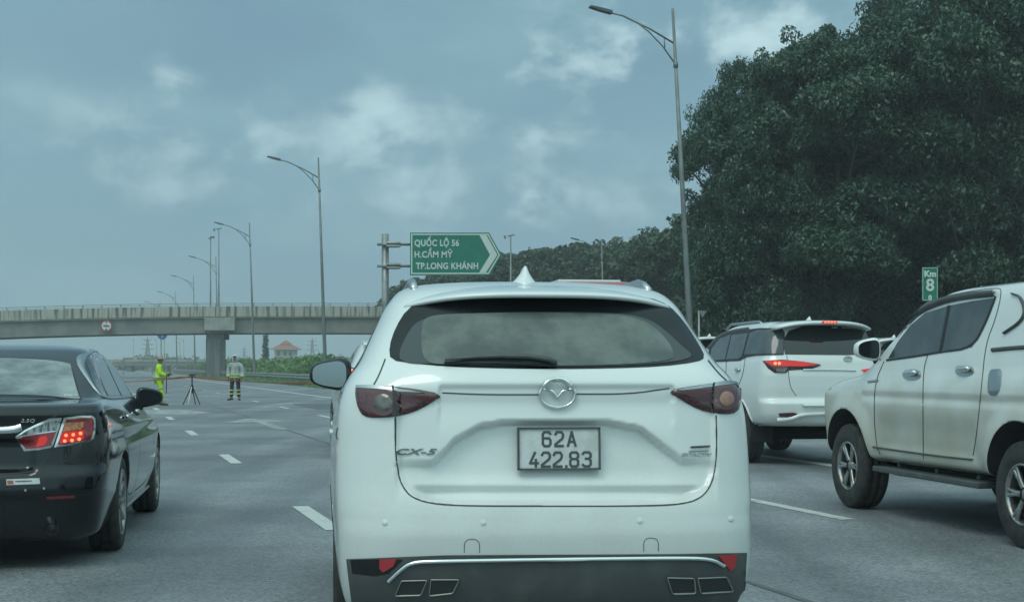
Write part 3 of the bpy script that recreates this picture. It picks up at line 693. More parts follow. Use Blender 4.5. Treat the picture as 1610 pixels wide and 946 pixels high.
# rear glass
RW = [(614, 566), (612, 545), (622, 515), (640, 486), (668, 470), (730, 463), (800, 460), (880, 459), (960, 461), (1020, 467), (1052, 480), (1075, 505), (1098, 540), (1109, 562), (1096, 569), (1040, 576), (960, 579), (876, 580), (780, 579), (700, 576), (650, 571)]
M['rearglass'] = mat('rear_glass_painted_reflection', (.06, .077, .072), .14, spec=.6, var=(.145, .17, .152), vscale=5.5, vrange=(.32, .7), vdet=7)  # pale mottled tone paints the sky reflection onto opaque glass
M['rearglass_dark'] = mat('rear_glass_side_interior', (.05, .062, .07), .14, spec=.5)
rw = patch(cx, 'rear_window', RW, M['frit_and_shade'], off=.002, smooth=1, step=7)  # black border; its top band also paints the shade beneath the spoiler
patch(cx, 'glass_pane', [(632, 571), (627, 556), (640, 527), (655, 506), (690, 496), (780, 492), (880, 491), (980, 493), (1022, 503), (1045, 520), (1072, 545), (1093, 563), (1040, 572), (960, 576), (876, 577), (780, 576), (690, 573)], M['rearglass_dark'], off=.005, smooth=2, parent=rw, step=8)
patch(cx, 'painted_reflection', [(672, 572), (663, 555), (663, 520), (668, 500), (700, 495), (790, 493), (880, 493), (975, 495), (1020, 508), (1048, 535), (1060, 557), (1054, 569), (960, 575), (876, 576), (780, 575), (700, 574)], M['rearglass'], off=.0075, smooth=2, parent=rw, step=8)
# spoiler over the window
sp = MB(); ns = 40; prof = [(.62, .006, 1), (.50, .004, 1), (.40, .002, 1), (.335, -.004, 1), (.315, -.013, 1), (.33, -.026, 0), (.42, -.034, 0), (.52, -.05, 0)]
vs = []
for i in range(ns + 1):
    s_ = -1 + 2 * i / ns; x = .585 * s_; e = abs(s_) ** 6
    for (y, dz, tp) in prof:
        h = shoot(cx, x * .98, .78, 't'); zt = h[0].z if h else 1.6
        yy_ = y + .20 * abs(s_) ** 2.6 * (1 if y < .6 else .3)
        z = 1.664 - .055 * ((.78 - yy_) / .46) + dz - .060 * abs(s_) ** 3.4 - .012 * s_ * s_
        vs.append((x, yy_, z))
m_ = len(prof)
sp.add(vs, [(i * m_ + j, i * m_ + (j + 1) % m_, (i + 1) * m_ + (j + 1) % m_, (i + 1) * m_ + j) for i in range(ns) for j in range(m_)] + [tuple(range(m_)), tuple(ns * m_ + k for k in range(m_))[::-1]])
sp.build('spoiler', M['white'], cx.root, True)
# seams
ribbon(cx, 'panel_seam', [[(622, 700), (621, 657)], [(622, 655), (621, 700), (625, 738), (631, 762), (648, 783), (688, 793), (760, 795), (876, 795), (1000, 795), (1068, 793), (1103, 783), (1121, 757), (1127, 715), (1126, 652)],
                          [(695, 617), (760, 620), (849, 620)], [(903, 619), (990, 619), (1052, 610)], [(606, 564), (596, 590), (587, 606)], [(1113, 566), (1128, 585), (1142, 598)]], 2.0, M['gap'])
# tail lights
M['cxred'] = mat('smoked_red_lens', (.085, .014, .019), .1, coat=1)
def tail_light(outline, chrome, circ, bulb, inner, outer_glow, seam):
    tl = patch(cx, 'tail_light', outline, M['darkred'], off=.004, bulge=.012, rad=9, smooth=1, step=4)
    patch(cx, 'chrome_blade', chrome, M['dullchrome'], off=.017, parent=tl, step=4)
    ring = [(circ[0] + circ[2] * math.cos(t), circ[1] + circ[3] * math.sin(t)) for t in np.linspace(0, 2 * math.pi, 28)[:-1]]
    rin = [(circ[0] + circ[2] * .66 * math.cos(t), circ[1] + circ[3] * .66 * math.sin(t)) for t in np.linspace(0, 2 * math.pi, 24)[:-1]]
    patch(cx, 'light_ring', ring, M['cxred'], off=.0172, parent=tl, step=4)
    patch(cx, 'bulb_lens', rin, bulb, off=.0195, bulge=.004, parent=tl, step=4)
    patch(cx, 'inner_strip', inner, M['cxred'], off=.0172, parent=tl, step=4)
    patch(cx, 'outer_strip', outer_glow, M['cxred'], off=.0172, parent=tl, step=4)
    ribbon(cx, 'lens_seam', [seam], 2.6, M['gap'], off=.0205, parent=tl)
    return tl
tail_light([(560, 606), (590, 606), (640, 609), (698, 619), (676, 635), (650, 648), (620, 655), (590, 657), (572, 654), (564, 643), (559, 622)],
           [(563, 608), (590, 608), (619, 611), (640, 613), (668, 617), (640, 616), (618, 615), (590, 613), (563, 612)], (604, 634, 22, 20), M['greylens'],
           [(632, 622), (678, 622), (662, 632), (632, 633)], [(571, 618), (580, 618), (579, 634), (573, 634)], [(619, 609), (621, 620), (620, 655)])
tail_light([(1048, 613), (1100, 605), (1140, 600), (1155, 602), (1163, 612), (1164, 632), (1160, 645), (1150, 651), (1125, 650), (1098, 644), (1070, 628)],
           [(1060, 613), (1100, 607), (1122, 604), (1140, 601), (1155, 603), (1156, 606), (1122, 609), (1100, 611), (1070, 614)], (1138, 628, 16, 17), M['amber'],
           [(1068, 615), (1110, 613), (1112, 626), (1085, 624)], [(1153, 612), (1160, 612), (1160, 630), (1154, 630)], [(1119, 604), (1118, 615), (1124, 650)])
# emblem: oval ring with a winged V
ov = [(876 + 27.5 * math.cos(t), 619 + 22 * math.sin(t)) for t in np.linspace(0, 2 * math.pi, 40)]
em = ribbon(cx, 'emblem', [{'p': ov, 'w': 5}, {'p': [(853, 609), (868, 614), (876, 624)], 'w': 4.5}, {'p': [(899, 609), (884, 614), (876, 624)], 'w': 4.5}], 5, M['chrome'], off=.012, high=.006)
# plate
def at_l(c, px, py, off): h, n = shoot(c, px, py, 'px'); return h + n * off
c0 = at_l(cx, 877, 704, 0); pw, ph = .33, .165
pl = MB(); pl.box((0, 0, 0), (pw, .012, ph)); plo = bevel(pl.build('licence_plate', M['plate'], cx.root), .008, 3); plo.location = (c0.x, c0.y - .03, c0.z); plo.rotation_euler = (R(-3), 0, 0)
fr = MB()
for (x, z, a, b_) in ((0, ph / 2, pw + .008, .007), (0, -ph / 2, pw + .008, .007), (-pw / 2, 0, .007, ph), (pw / 2, 0, .007, ph)): fr.box((x, -.003, z), (a, .02, b_))
fr.build('plate_frame', M['plastic'], plo)
# narrow block characters drawn as strokes, like the plate's own lettering
GL = {'6': [[(1, .86), (.8, 1), (.2, 1), (0, .85), (0, .15), (.2, 0), (.8, 0), (1, .15), (1, .42), (.8, .56), (.0, .56)]],
      '2': [[(0, .82), (.2, 1), (.8, 1), (1, .84), (1, .66), (.85, .5), (0, .12), (0, 0), (1, 0)]], 'A': [[(0, 0), (.5, 1), (1, 0)], [(.2, .3), (.8, .3)]],
      '4': [[(.62, 1), (0, .25), (1, .25)], [(.72, .5), (.72, 0)]], '8': [[(.2, .53), (0, .68), (0, .87), (.2, 1), (.8, 1), (1, .87), (1, .68), (.8, .53), (.2, .53), (0, .38), (0, .14), (.2, 0), (.8, 0), (1, .14), (1, .38), (.8, .53)]],
      '3': [[(0, .88), (.2, 1), (.8, 1), (1, .87), (1, .68), (.8, .54), (.35, .54)], [(.8, .54), (1, .4), (1, .14), (.8, 0), (.2, 0), (0, .12)]], '.': [[(.3, .0), (.5, .0)]]}
ink = MB()
def glyph(ch, x, z, w, h, t=.0098, y=-.0075):
    for ln in GL[ch]:
        for i in range(len(ln) - 1):
            a = Vector((x + ln[i][0] * w, y, z + ln[i][1] * h)); b_ = Vector((x + ln[i + 1][0] * w, y, z + ln[i + 1][1] * h)); d = (b_ - a); l = d.length; d.normalize()
            nrm = Vector((-d.z, 0, d.x)) * t / 2; a -= d * t * .35; b_ += d * t * .35
            vs = [a + nrm, b_ + nrm, b_ - nrm, a - nrm]; yo = random.random() * .0004
            ink.add([v + Vector((0, -yo, 0)) for v in vs] + [v + Vector((0, .004, 0)) for v in vs], [(0, 1, 2, 3), (0, 4, 5, 1), (1, 5, 6, 2), (2, 6, 7, 3), (3, 7, 4, 0)])
for i, ch in enumerate('62A'): glyph(ch, -.066 + i * .051, .0105, .031, .056)
for ch, x in (('4', -.118), ('2', -.070), ('2', -.022), ('.', .024), ('8', .045), ('3', .096)): glyph(ch, x, -.0715, .032 if ch != '.' else .012, .056, .0098 if ch != '.' else .011)
ink.build('plate_characters', M['plateink'], plo)
M['badge'] = mat('dark_badge_metal', (.16, .18, .18), .35, .7)
# model badge and trim badge
decal_text(cx, 'model_badge', 'CX-5', (655, 709.5), 9.5, M['badge'], off=.006, shear=.35, bold=.02, sx=2.15, spacing=1.05)
ribbon(cx, 'trim_badge', [{'p': [(1085, 702.5), (1115, 701)], 'w': 3.2}], 3, M['plastic'], off=.006, high=.002)
decal_text(cx, 'trim_lettering', 'SKYACTIV', (1095, 714), 5.2, M['dullchrome'], off=.004, shear=.3, bold=.02, sx=1.35, spacing=1.05)
ribbon(cx, 'badge_bar', [{'p': [(1083, 709), (1113, 707.5)], 'w': 2}], 2, M['dullchrome'], off=.004, high=.002)
M['badge2'] = mat('worn_trim_metal', (.30, .31, .28), .4, .5)
M['plastic_d'] = mat('dark_grey_plastic', (.03, .033, .034), .45)
# lower bumper cladding, chrome blade, exhaust trims
cl = patch(cx, 'bumper_cladding', [(546, 878), (600, 876), (700, 872), (876, 871), (1060, 870), (1182, 868), (1180, 900), (1176, 960), (1150, 1010), (876, 1016), (590, 1010), (556, 960), (549, 905)], M['plastic'], off=.006, thick=.01, step=10)
ribbon(cx, 'chrome_blade', [{'p': [(612, 912), (632, 893), (648, 883), (680, 881), (876, 878), (1060, 876), (1116, 877), (1136, 888)], 'w': 6.5}], 6, M['chrome'], off=.012, high=.008)
patch(cx, 'cladding_pocket', [(553, 879), (622, 877), (634, 879), (612, 900), (590, 904), (556, 900)], M['plastic_g'], off=.008, parent=cl, step=6)
patch(cx, 'reflector', [(598, 878), (625, 877), (619, 889), (603, 898), (598, 892)], M['reflector'], off=.012, step=4)
patch(cx, 'reflector', [(1127, 872), (1156, 871), (1152, 892), (1146, 896), (1138, 886)], M['reflector'], off=.012, step=4)
for pts in ([(632, 911), (672, 910), (662, 933), (622, 934)], [(678, 909), (722, 909), (712, 930), (675, 934)], [(1048, 906), (1090, 907), (1092, 930), (1056, 931)], [(1095, 907), (1140, 905), (1150, 927), (1100, 930)]):
    tr = ribbon(cx, 'exhaust_trim', [{'p': resample(pts, 8) + [pts[0]], 'w': 1.8}], 2, M['badge2'], off=.012, high=.004)
    patch(cx, 'exhaust_recess', pts, M['plastic_d'], off=.009, parent=tr, step=6)
# parking sensors and tow cover
for (x, y) in ((605, 821), (760, 821), (1006, 818), (1149, 815)):
    patch(cx, 'parking_sensor', [(x + 4.5 * math.cos(t), y + 4.5 * math.sin(t)) for t in np.linspace(0, 2 * math.pi, 16)[:-1]], M['white'], off=.003, bulge=.003, step=3)
ribbon(cx, 'tow_cover', [[(730, 868), (730, 847), (754, 847), (754, 868)], [(1012, 866), (1012, 845), (1035, 845), (1035, 866)]], 1.0, M['gap'])
# wiper
wp = MB(); pts = [at_l(cx, x, y, .022) for x, y in ((700, 571), (740, 567), (790, 565), (830, 566), (862, 570), (874, 575))]
wp.tube(pts, [.008, .013, .018, .02, .02, .014], 8, flat=.6); wpo = wp.build('rear_wiper', M['plastic'], cx.root, True)
b_ = MB(); b_.tube([at_l(cx, x, y, .012) for x, y in ((699, 573), (780, 573), (862, 577))], .006, 6); b_.build('wiper_blade', M['seal'], wpo, True)
# shark fin aerial
def fin(c, x, y, z, m, h=.07, l=.15, w=.07):
    vs = []; n = 14
    for i in range(n + 1):
        t = i / n; hw = w / 2 * (1 - t) ** 1.9 + .013 * math.sqrt(max(0, 1 - t ** 5)); y0 = l * .42 * t ** 1.3 * .35; y1 = l * (1 - .75 * t ** .8)
        for k in range(16):
            a = 2 * math.pi * k / 16; vs.append((x + hw * math.sin(a), y + (y0 + y1) / 2 - (y1 - y0) / 2 * math.cos(a), z + h * t))
    b = MB(); b.add(vs, [(i * 16 + k, i * 16 + (k + 1) % 16, (i + 1) * 16 + (k + 1) % 16, (i + 1) * 16 + k) for i in range(n) for k in range(16)] + [tuple(n * 16 + k for k in range(16))])
    return b.build('roof_aerial', m, c.root, True)
fin(cx, 0, .95, 1.675, M['white'], .088, .2, .115)
# roof rails
for s_, m__ in ((-1, M['dullchrome']), (1, M['dullchrome'])):
    pts = []
    for t in np.linspace(0, 1, 16):
        y = .72 + 1.9 * t; x = s_ * (.525 + .0 * t); h = shoot(cx, x, y, 't'); z = (h[0].z if h else 1.6)
        pts.append((x, y, z + .034 * min(1, math.sin(min(t, 1 - t) * math.pi) * 3.2) - .008))
    b = MB(); b.tube(pts, .019, 8); b.build('roof_rail', M['dullchrome'], cx.root, True)
# side glass
for md, s_ in (('l', -1), ('r', 1)):
    for nm, pg in (('quarter_window', [(.62, 1.22), (.72, 1.42), (.95, 1.50), (1.02, 1.17)]), ('side_window', [(1.08, 1.17), (1.03, 1.5), (1.5, 1.56), (1.95, 1.55), (1.98, 1.13)]), ('side_window', [(2.06, 1.12), (2.03, 1.54), (2.4, 1.47), (3.05, 1.14), (3.05, 1.10)])):
        patch(cx, nm, pg, M['tint'], off=.003, mode=md, smooth=1, step=.07)
    ribbon(cx, 'door_seam', [[(2.02, 1.1), (2.02, .45)], [(3.1, 1.08), (3.1, .5)], [(1.05, 1.1), (1.1, .8)]], .006, M['gap'], mode=md)
    patch(cx, 'sill_cladding', [(1.38, .28), (1.4, .40), (3.2, .42), (3.22, .28)], M['plastic'], off=.006, mode=md, step=.08)
    for yy_ in (1.25, 2.2): 
        h = shoot(cx, yy_, .99, md); blob('door_handle', h[0] + h[1] * .002, (.022, .19, .03), M['white'], cx.root)
# fuel flap
ribbon(cx, 'fuel_flap', [[(531, 672), (528, 686), (532, 690)]], 1.2, M['gap'])
patch(cx, 'windscreen', [(-.70, 1.12), (-.56, 1.5), (.56, 1.5), (.70, 1.12)], M['tint'], off=.003, mode='f', smooth=1, step=.08)
for s_ in (-1, 1):
    patch(cx, 'headlight', [(s_ * .45, .78), (s_ * .75, .86), (s_ * .80, .78), (s_ * .5, .72)], M['clearlens'], off=.005, mode='f', smooth=1, step=.05)
# mirrors
def door_mirror(c, px, py, Zl, s, m, w=.25, h=.175, gl=(.42, .47, .49), foot=None):
    """px,py centre of the mirror head; s -1 left, 1 right"""
    cen = c.inv @ P(px, py, Zl)
    def sq(v): v = v.copy(); v.z *= (1 - .28 * (s * v.x) / (w / 2)); v.y *= 1; return v
    rot = Matrix.Rotation(R(6) * s, 3, 'Z')
    mo = blob('door_mirror', cen, (w, .13, h), m, c.root, 3.2, 28, 16, rot, sq)
    def shp(k): return [(k * w / 2 * math.copysign(abs(math.cos(t)) ** .6, math.cos(t)), k * h / 2 * math.copysign(abs(math.sin(t)) ** .6, math.sin(t))) for t in np.linspace(0, 2 * math.pi, 33)[:-1]]
    vs = []
    for x, z in shp(.80): vs.append(cen + rot @ sq(Vector((x, -.068, z))))
    for x, z in shp(.80): vs.append(cen + rot @ sq(Vector((x, -.03, z))))
    n = 32
    mesh('mirror_glass', vs, [tuple(range(n))] + [(i, (i + 1) % n, n + (i + 1) % n, n + i) for i in range(n)], mat('mirror_surface', gl, .1, 1.0), mo)
    b = MB()
    f = cen + Vector((-s * w * .38, .02, -h * .42)); g = foot if foot is not None else f + Vector((-s * .07, .06, -.07))
    b.tube([f, (f + g) / 2 + Vector((0, 0, -.012)), g], [.035, .028, .04], 10); b.build('mirror_arm', M['plastic_g'], mo, True)
    return mo
door_mirror(cx, 520, 588, 8.55, -1, M['plastic_g'], .245, .175)
door_mirror(cx, 1096, 590, 8.8, 1, M['plastic_g'], .235, .165)
for yy_ in (.95, 3.65):
    for s_ in (-1, 1): wheel(cx, s_ * .88, yy_, .365, .225, .245, 5, 1, turn=0)
# ---------------------------------------------------------------- black saloon on the left
def camry_disp(c, V):
    MM = np.array(c.M); Vw = V @ MM[:3, :3].T + MM[:3, 3]
    px = CX + FOC * Vw[:, 0] / Vw[:, 1]; py = CY - FOC * (Vw[:, 2] - EYE) / Vw[:, 1]; x, y, z = V[:, 0].copy(), V[:, 1].copy(), V[:, 2].copy()
    rear = y < .5
    # boot lid lip and the hollow for the plate
    V[:, 1] += .05 * sstep(.02, .10, .50 - np.abs(x)) * sstep(.60, .66, z) * sstep(.86, .80, z) * rear
    V[:, 1] -= .02 * sstep(.93, .99, z) * sstep(1.03, .99, z) * rear
    # bumper shelf
    V[:, 1] -= .03 * sstep(.66, .60, z) * sstep(.45, .5, z) * rear
    # shoulder crease along the flank
    V[:, 0] -= np.sign(x) * .012 * sstep(.70, .80, z) * sstep(.86, .80, z) * (y > .5)
    return V
Kc = [(.17, .16, .17, 4.66, .76, .35, .6), (.21, .08, .21, 4.74, .83, .38, .65), (.36, .03, .34, 4.79, .87, .40, .7), (.50, .0, .48, 4.82, .895, .42, .75), (.68, .02, .62, 4.80, .905, .42, .8),
      (.84, .035, .72, 4.72, .90, .42, .8), (.97, .04, .80, 4.58, .875, .42, .8), (1.035, .055, .84, 4.45, .85, .42, .8), (1.055, .12, .86, 4.35, .835, .42, .8), (1.068, .35, .93, 4.0, .81, .40, .7), (1.08, .52, 1.0, 3.72, .785, .40, .6),
      (1.10, .58, 1.03, 3.60, .765, .40, .6), (1.24, .88, 1.19, 3.2, .695, .36, .5), (1.36, 1.14, 1.34, 2.82, .63, .34, .4), (1.425, 1.36, 1.41, 2.55, .56, .32, .4), (1.455, 1.6, 1.45, 2.3, .40, .3, .3), (1.465, 1.8, 1.463, 2.1, .1, .1, .1)]
yawc = R(8.7); wx, wy = .87, 1.1
loc = (-2.78 - (wx * math.cos(yawc) - wy * math.sin(yawc)), 10.4 - (wx * math.sin(yawc) + wy * math.cos(yawc)), 0)
ca = car_body('black_saloon', loc, yawc, Kc, M['black'], NR=130, n1=70, n2=90, n3=24, barrel=.05, nexp=(3.2, 2.8), disp=camry_disp, arches=((1.1, .34, .365), (3.875, .34, .365)))
tag(ca.root, 'wet black saloon with lit brake lights at the left edge of the photo', 'car', 'cars stopped in the queue')
M['wetglass'] = mat('rain_filmed_rear_glass', (.10, .125, .13), .22, spec=.6, var=(.33, .37, .37), vscale=2.4, vrange=(.35, .7), vdet=8, stretch=(1, 1, 2.2))
rwin = patch(ca, 'rear_window', [(x, .0) for x in ()] or [(-.66, .60), (.66, .60), (.60, .80), (.52, 1.10), (.0, 1.13), (-.52, 1.10), (-.60, .80)], M['wetglass'], off=.003, mode='t', step=.05)
ribbon(ca, 'window_seal', [[(-.665, .60), (-.60, .82), (-.52, 1.11), (0, 1.145), (.52, 1.11), (.60, .82), (.665, .60), (.66, .585), (.0, .57), (-.665, .585)]], .014, M['seal'], mode='t', parent=rwin)
decal_text(ca, 'window_sticker', 'VNEX', (111, 621.5), 3.6, M['plate'], off=.006, sx=1.6, parent=rwin)
ribbon(ca, 'boot_seam', [[(105, 642), (88, 652), (75, 663)], [(82, 702), (68, 726), (55, 740), (30, 744), (-60, 746)]], 1.6, M['gap'])
M['camred'] = mat('bright_red_lens', (.34, .016, .02), .12, coat=1, var=(.22, .012, .016), vscale=25)
M['amblit'] = mat('amber_ribbed_lens', (.7, .26, .10), .2, coat=1, var=(.30, .14, .08), vscale=45, vrange=(.42, .58), emit=.0)
# tail light, split by the boot gap
def cam_light(pts, name='tail_light'):
    b = patch(ca, name, pts, M['chrome'], off=.006, bulge=.004, rad=4, step=4); return b
def inset(p, k):
    c_ = np.array(p).mean(0); return [tuple(c_ + (np.array(q) - c_) * k) for q in p]
A1 = [(24, 686), (40, 675), (62, 664), (78, 657), (97, 656), (93, 672), (82, 703), (62, 707), (38, 709)]
t1 = cam_light(A1)
patch(ca, 'upper_lens', [(29, 685), (44, 676), (64, 667), (80, 660), (93, 659), (88, 676), (60, 680)], M['clearlens'], off=.013, parent=t1, step=3)
patch(ca, 'lower_lens', [(28, 687), (60, 682), (88, 678), (80, 700), (62, 704), (41, 705.5)], M['camred'], off=.013, parent=t1, step=3)
patch(ca, 'lit_patch', [(61, 688), (72, 684), (75, 690), (70, 699), (59, 702)], M['redglow'], off=.0145, parent=t1, step=3)
A2 = [(100, 656), (125, 653), (145, 653), (149, 658), (149, 676), (147, 688), (140, 694), (120, 698), (85, 703)]
t2 = cam_light(A2)
patch(ca, 'lens', [(103, 659), (125, 656), (143, 656), (146, 661), (145.5, 676), (143, 687), (137, 691), (120, 694.5), (90, 699)], M['camred'], off=.012, bulge=.004, parent=t2, step=3)
patch(ca, 'lit_field', [(97, 679), (131, 676), (129, 690), (120, 693), (93, 697)], M['redglow'], off=.0168, parent=t2, step=3)
patch(ca, 'indicator_lens', [(103, 663), (130, 662), (129, 671), (125, 675), (98, 678)], M['amblit'], off=.0175, parent=t2, step=3)
for (x, y) in ((103, 684), (114, 683), (125, 681), (101, 693), (112, 692), (123, 690)):
    patch(ca, 'brake_led', [(x + 2.6 * math.cos(t), y + 2.6 * math.sin(t)) for t in np.linspace(0, 6.28, 11)[:-1]], M['redled'], off=.0185, bulge=.003, parent=t2, step=2)
# left-hand light, outside the frame, by symmetry on the body
ribbon(ca, 'chrome_bar', [{'p': [(-72, 680.5), (0, 676.5), (22, 675.5), (34, 671)], 'w': 12}], 13, M['chrome'], off=.004, high=.012)
decal_text(ca, 'engine_badge', '2.5Q', (44, 660.5), 6, M['plate'], off=.010, sx=1.5, shear=.2)
st = patch(ca, 'bumper_sticker', [(10, 753), (62, 751), (63, 760), (10.5, 762)], M['plate'], off=.004, step=4)
patch(ca, 'sticker_mark', [(11.5, 755), (21, 754.6), (21, 760), (12, 760.4)], mat('sticker_red', (.38, .12, .09), .5), off=.0062, step=4, parent=st)
patch(ca, 'sticker_print', [(24, 755.6), (50, 754.6), (50, 756), (24, 757)], M['plateink'], off=.0062, step=4, parent=st)
patch(ca, 'reflector', [(72, 780), (117, 777.5), (117, 782), (73, 784)], M['camred'], off=.005, step=4)
for (x, y) in ((40, 770), (69, 767)): patch(ca, 'parking_sensor', [(x + 2 * math.cos(t), y + 2 * math.sin(t)) for t in np.linspace(0, 6.28, 9)[:-1]], M['dullchrome'], off=.004, step=2)
patch(ca, 'reflector', [(-.70, .44), (-.45, .44), (-.45, .47), (-.70, .47)], M['camred'], off=.005, mode='b')
np_ = patch(ca, 'licence_plate', [(-.165, .66), (.165, .66), (.165, .825), (-.165, .825)], M['plate'], off=.012, mode='b', thick=.02)
b = MB(); b.tube([(.56, .10, .26), (.56, .02, .27)], [.035, .04], 16, cap=False); b.build('exhaust_pipe', M['dullchrome'], ca.root, True)
# side glass with chrome edging
cwin = [[(.93, 1.13), (.99, 1.20), (1.23, 1.335), (1.29, 1.34), (1.20, 1.21), (1.16, 1.09), (.96, 1.09)],
        [(1.22, 1.085), (1.27, 1.2), (1.36, 1.345), (1.6, 1.385), (2.05, 1.40), (2.06, 1.07)], [(2.14, 1.065), (2.12, 1.40), (2.5, 1.375), (2.85, 1.28), (3.30, 1.08), (3.30, 1.05)]]
for md, s_ in (('r', 1), ('l', -1)):
    for i, pg in enumerate(cwin): patch(ca, 'quarter_window' if i == 0 else 'side_window', pg, M['tint2'], off=.003, mode=md, step=.06)
    ribbon(ca, 'window_trim', [[(3.36, 1.045), (2.1, 1.05), (.90, 1.075), (.86, 1.11), (.95, 1.20), (1.22, 1.36), (1.5, 1.395), (2.1, 1.425), (2.5, 1.40), (2.9, 1.29), (3.36, 1.06)]], .02, M['dullchrome'], mode=md, off=.005, high=.006)
    ribbon(ca, 'door_seam', [[(2.10, 1.04), (2.10, .34), (1.5, .33), (1.42, .6), (1.15, .8), (1.17, 1.06)], [(2.1, .33), (3.22, .34), (3.30, .6), (3.30, 1.02)]], .007, M['gap'], mode=md)
    for yy_ in (1.36, 2.32):
        h = shoot(ca, yy_, .93, md); blob('door_handle', h[0] + h[1] * .022, (.035, .17, .032), M['chrome'], ca.root)
    ribbon(ca, 'sill_trim', [[(1.5, .25), (3.4, .26)]], .02, M['dullchrome'], mode=md, off=.004, high=.006)
h = shoot(ca, .30, .98, 'r')
door_mirror(ca, 235, 624, 13.2 - .15, 1, M['plastic_g'], .235, .165, gl=(.03, .035, .04))
door_mirror(ca, -145, 620, 12.7, -1, M['plastic_g'], .235, .165)
for yy_ in (1.1, 3.875):
    for s_ in (-1, 1): wheel(ca, s_ * .885, yy_, .335, .215, .235, 10, 0)
patch(ca, 'windscreen', [(-.68, 1.06), (-.56, 1.36), (.56, 1.36), (.68, 1.06)], M['tint'], off=.003, mode='f', smooth=1, step=.08)
for s_ in (-1, 1): patch(ca, 'headlight', [(s_ * .45, .62), (s_ * .78, .72), (s_ * .80, .64), (s_ * .5, .56)], M['clearlens'], off=.005, mode='f', smooth=1, step=.05)

def mirrored(o, parent):
    me = o.data.copy(); me.transform(Matrix.Scale(-1, 4, Vector((1, 0, 0)))); me.flip_normals(); c = o.copy(); c.data = me; COL.objects.link(c); c.parent = parent
    for ch in list(o.children): mirrored(ch, c)
for o in [o for o in list(ca.root.children) if o.name.startswith(('tail_light', 'chrome_bar'))]: mirrored(o, ca.root)
# ---------------------------------------------------------------- white off-roader with lit lamps, right of the SUV
Kf = [(.50, .14, .42, 4.58, .80, .3, .6), (.54, .07, .46, 4.70, .87, .34, .65), (.66, .01, .6, 4.78, .91, .34, .7), (.78, .0, .75, 4.79, .92, .34, .7), (.86, .06, .85, 4.79, .922, .34, .7), (1.0, .05, .98, 4.76, .918, .34, .7), (1.12, .05, 1.08, 4.6, .905, .32, .7), (1.24, .07, 1.15, 4.2, .885, .3, .6),
      (1.32, .085, 1.20, 3.75, .865, .3, .5), (1.36, .10, 1.24, 3.55, .845, .3, .45), (1.52, .17, 1.42, 3.15, .80, .3, .4), (1.68, .27, 1.60, 2.8, .74, .3, .4), (1.77, .36, 1.72, 2.45, .68, .3, .4), (1.815, .50, 1.80, 2.1, .60, .3, .4), (1.84, .8, 1.835, 1.8, .42, .3, .3), (1.845, 1.1, 1.843, 1.5, .1, .1, .1)]
fo = car_body('white_off_roader', (4.14, 19.0, 0), R(11.5), Kf, M['white2'], NR=120, n1=60, n2=80, n3=20, barrel=.05, nexp=(3.4, 2.8), arches=((1.0, .40, .46), (3.75, .40, .46)), zs=1.035)
tag(fo.root, 'white off-roader with lit red lamps, left of the muddy pickup', 'car', 'cars stopped in the queue')
fw = patch(fo, 'rear_window', [(1234, 557), (1231, 535), (1240, 520), (1262, 513), (1310, 512), (1360, 513), (1384, 517), (1398, 540), (1402, 556), (1330, 558)], M['tint'], off=.004, step=5)
patch(fo, 'window_surround', [(1112, 569), (1116, 548), (1132, 530), (1150, 521), (1195, 516), (1229, 516), (1234, 524), (1232, 557.5), (1190, 558.5), (1174, 561), (1163, 567)], M['seal'], off=.010, step=3.5)
for pts in ([(1117, 567), (1120, 548), (1132, 533), (1148, 527), (1150, 527), (1141, 565)], [(1143, 565), (1152, 527), (1177, 524), (1168, 560), (1163, 564)], [(1171, 557), (1180, 524), (1192, 519), (1226, 518), (1232, 524), (1231, 556)]):
    patch(fo, 'side_window', pts, M['tint2'], off=.014, smooth=0, step=3.5)
ribbon(fo, 'window_trim', [[(1113, 548), (1130, 528), (1150, 520), (1178, 516)]], 4.0, M['plastic'], off=.006, high=.01)
spf = MB(); ns = 24; pr = [(.95, .0), (.6, .012), (.3, .012), (.10, .0), (.04, -.02), (.06, -.045), (.3, -.06), (.6, -.07)]
vs = []
for i in range(ns + 1):
    s_ = -1 + 2 * i / ns
    for (y, dz) in pr: vs.append((s_ * .66, y + .16 * abs(s_) ** 3, 1.895 + dz - .07 * abs(s_) ** 3 - .02 * max(0, .5 - y)))
n_ = len(pr); spf.add(vs, [(i * n_ + j, i * n_ + (j + 1) % n_, (i + 1) * n_ + (j + 1) % n_, (i + 1) * n_ + j) for i in range(ns) for j in range(n_)] + [tuple(range(n_)), tuple(ns * n_ + k for k in range(n_))])
spo = spf.build('spoiler', M['white2'], fo.root, True)
b = MB(); b.box((-.0, .035, 1.868), (.20, .03, .028)); bl = b.build('brake_lamp', M['redglow'], spo)
for k in range(4):
    b = MB(); b.box((-.066 + k * .044, .018, 1.868), (.024, .01, .016)); b.build('brake_led', M['redled'], bl)
fin(fo, .1, .9, 1.905, M['white2'], .07, .16, .09)
for s_ in (-1, 1):
    b = MB(); b.tube([(s_ * .56, .95, 1.86), (s_ * .56, 1.1, 1.905), (s_ * .56, 2.2, 1.895), (s_ * .56, 2.4, 1.83)], .018, 8); b.build('roof_rail', M['dullchrome'], fo.root, True)
tl = patch(fo, 'tail_light', [(1199, 567), (1230, 565), (1262, 568), (1288, 572), (1291, 574), (1275, 580), (1240, 582), (1236, 586), (1218, 586), (1208, 579)], M['darkred'], off=.006, bulge=.02, rad=8, step=4)
patch(fo, 'upper_strip', [(1203, 568), (1230, 567), (1262, 569), (1286, 573), (1262, 576), (1214, 575)], M['redglow'], off=.027, parent=tl, step=4)
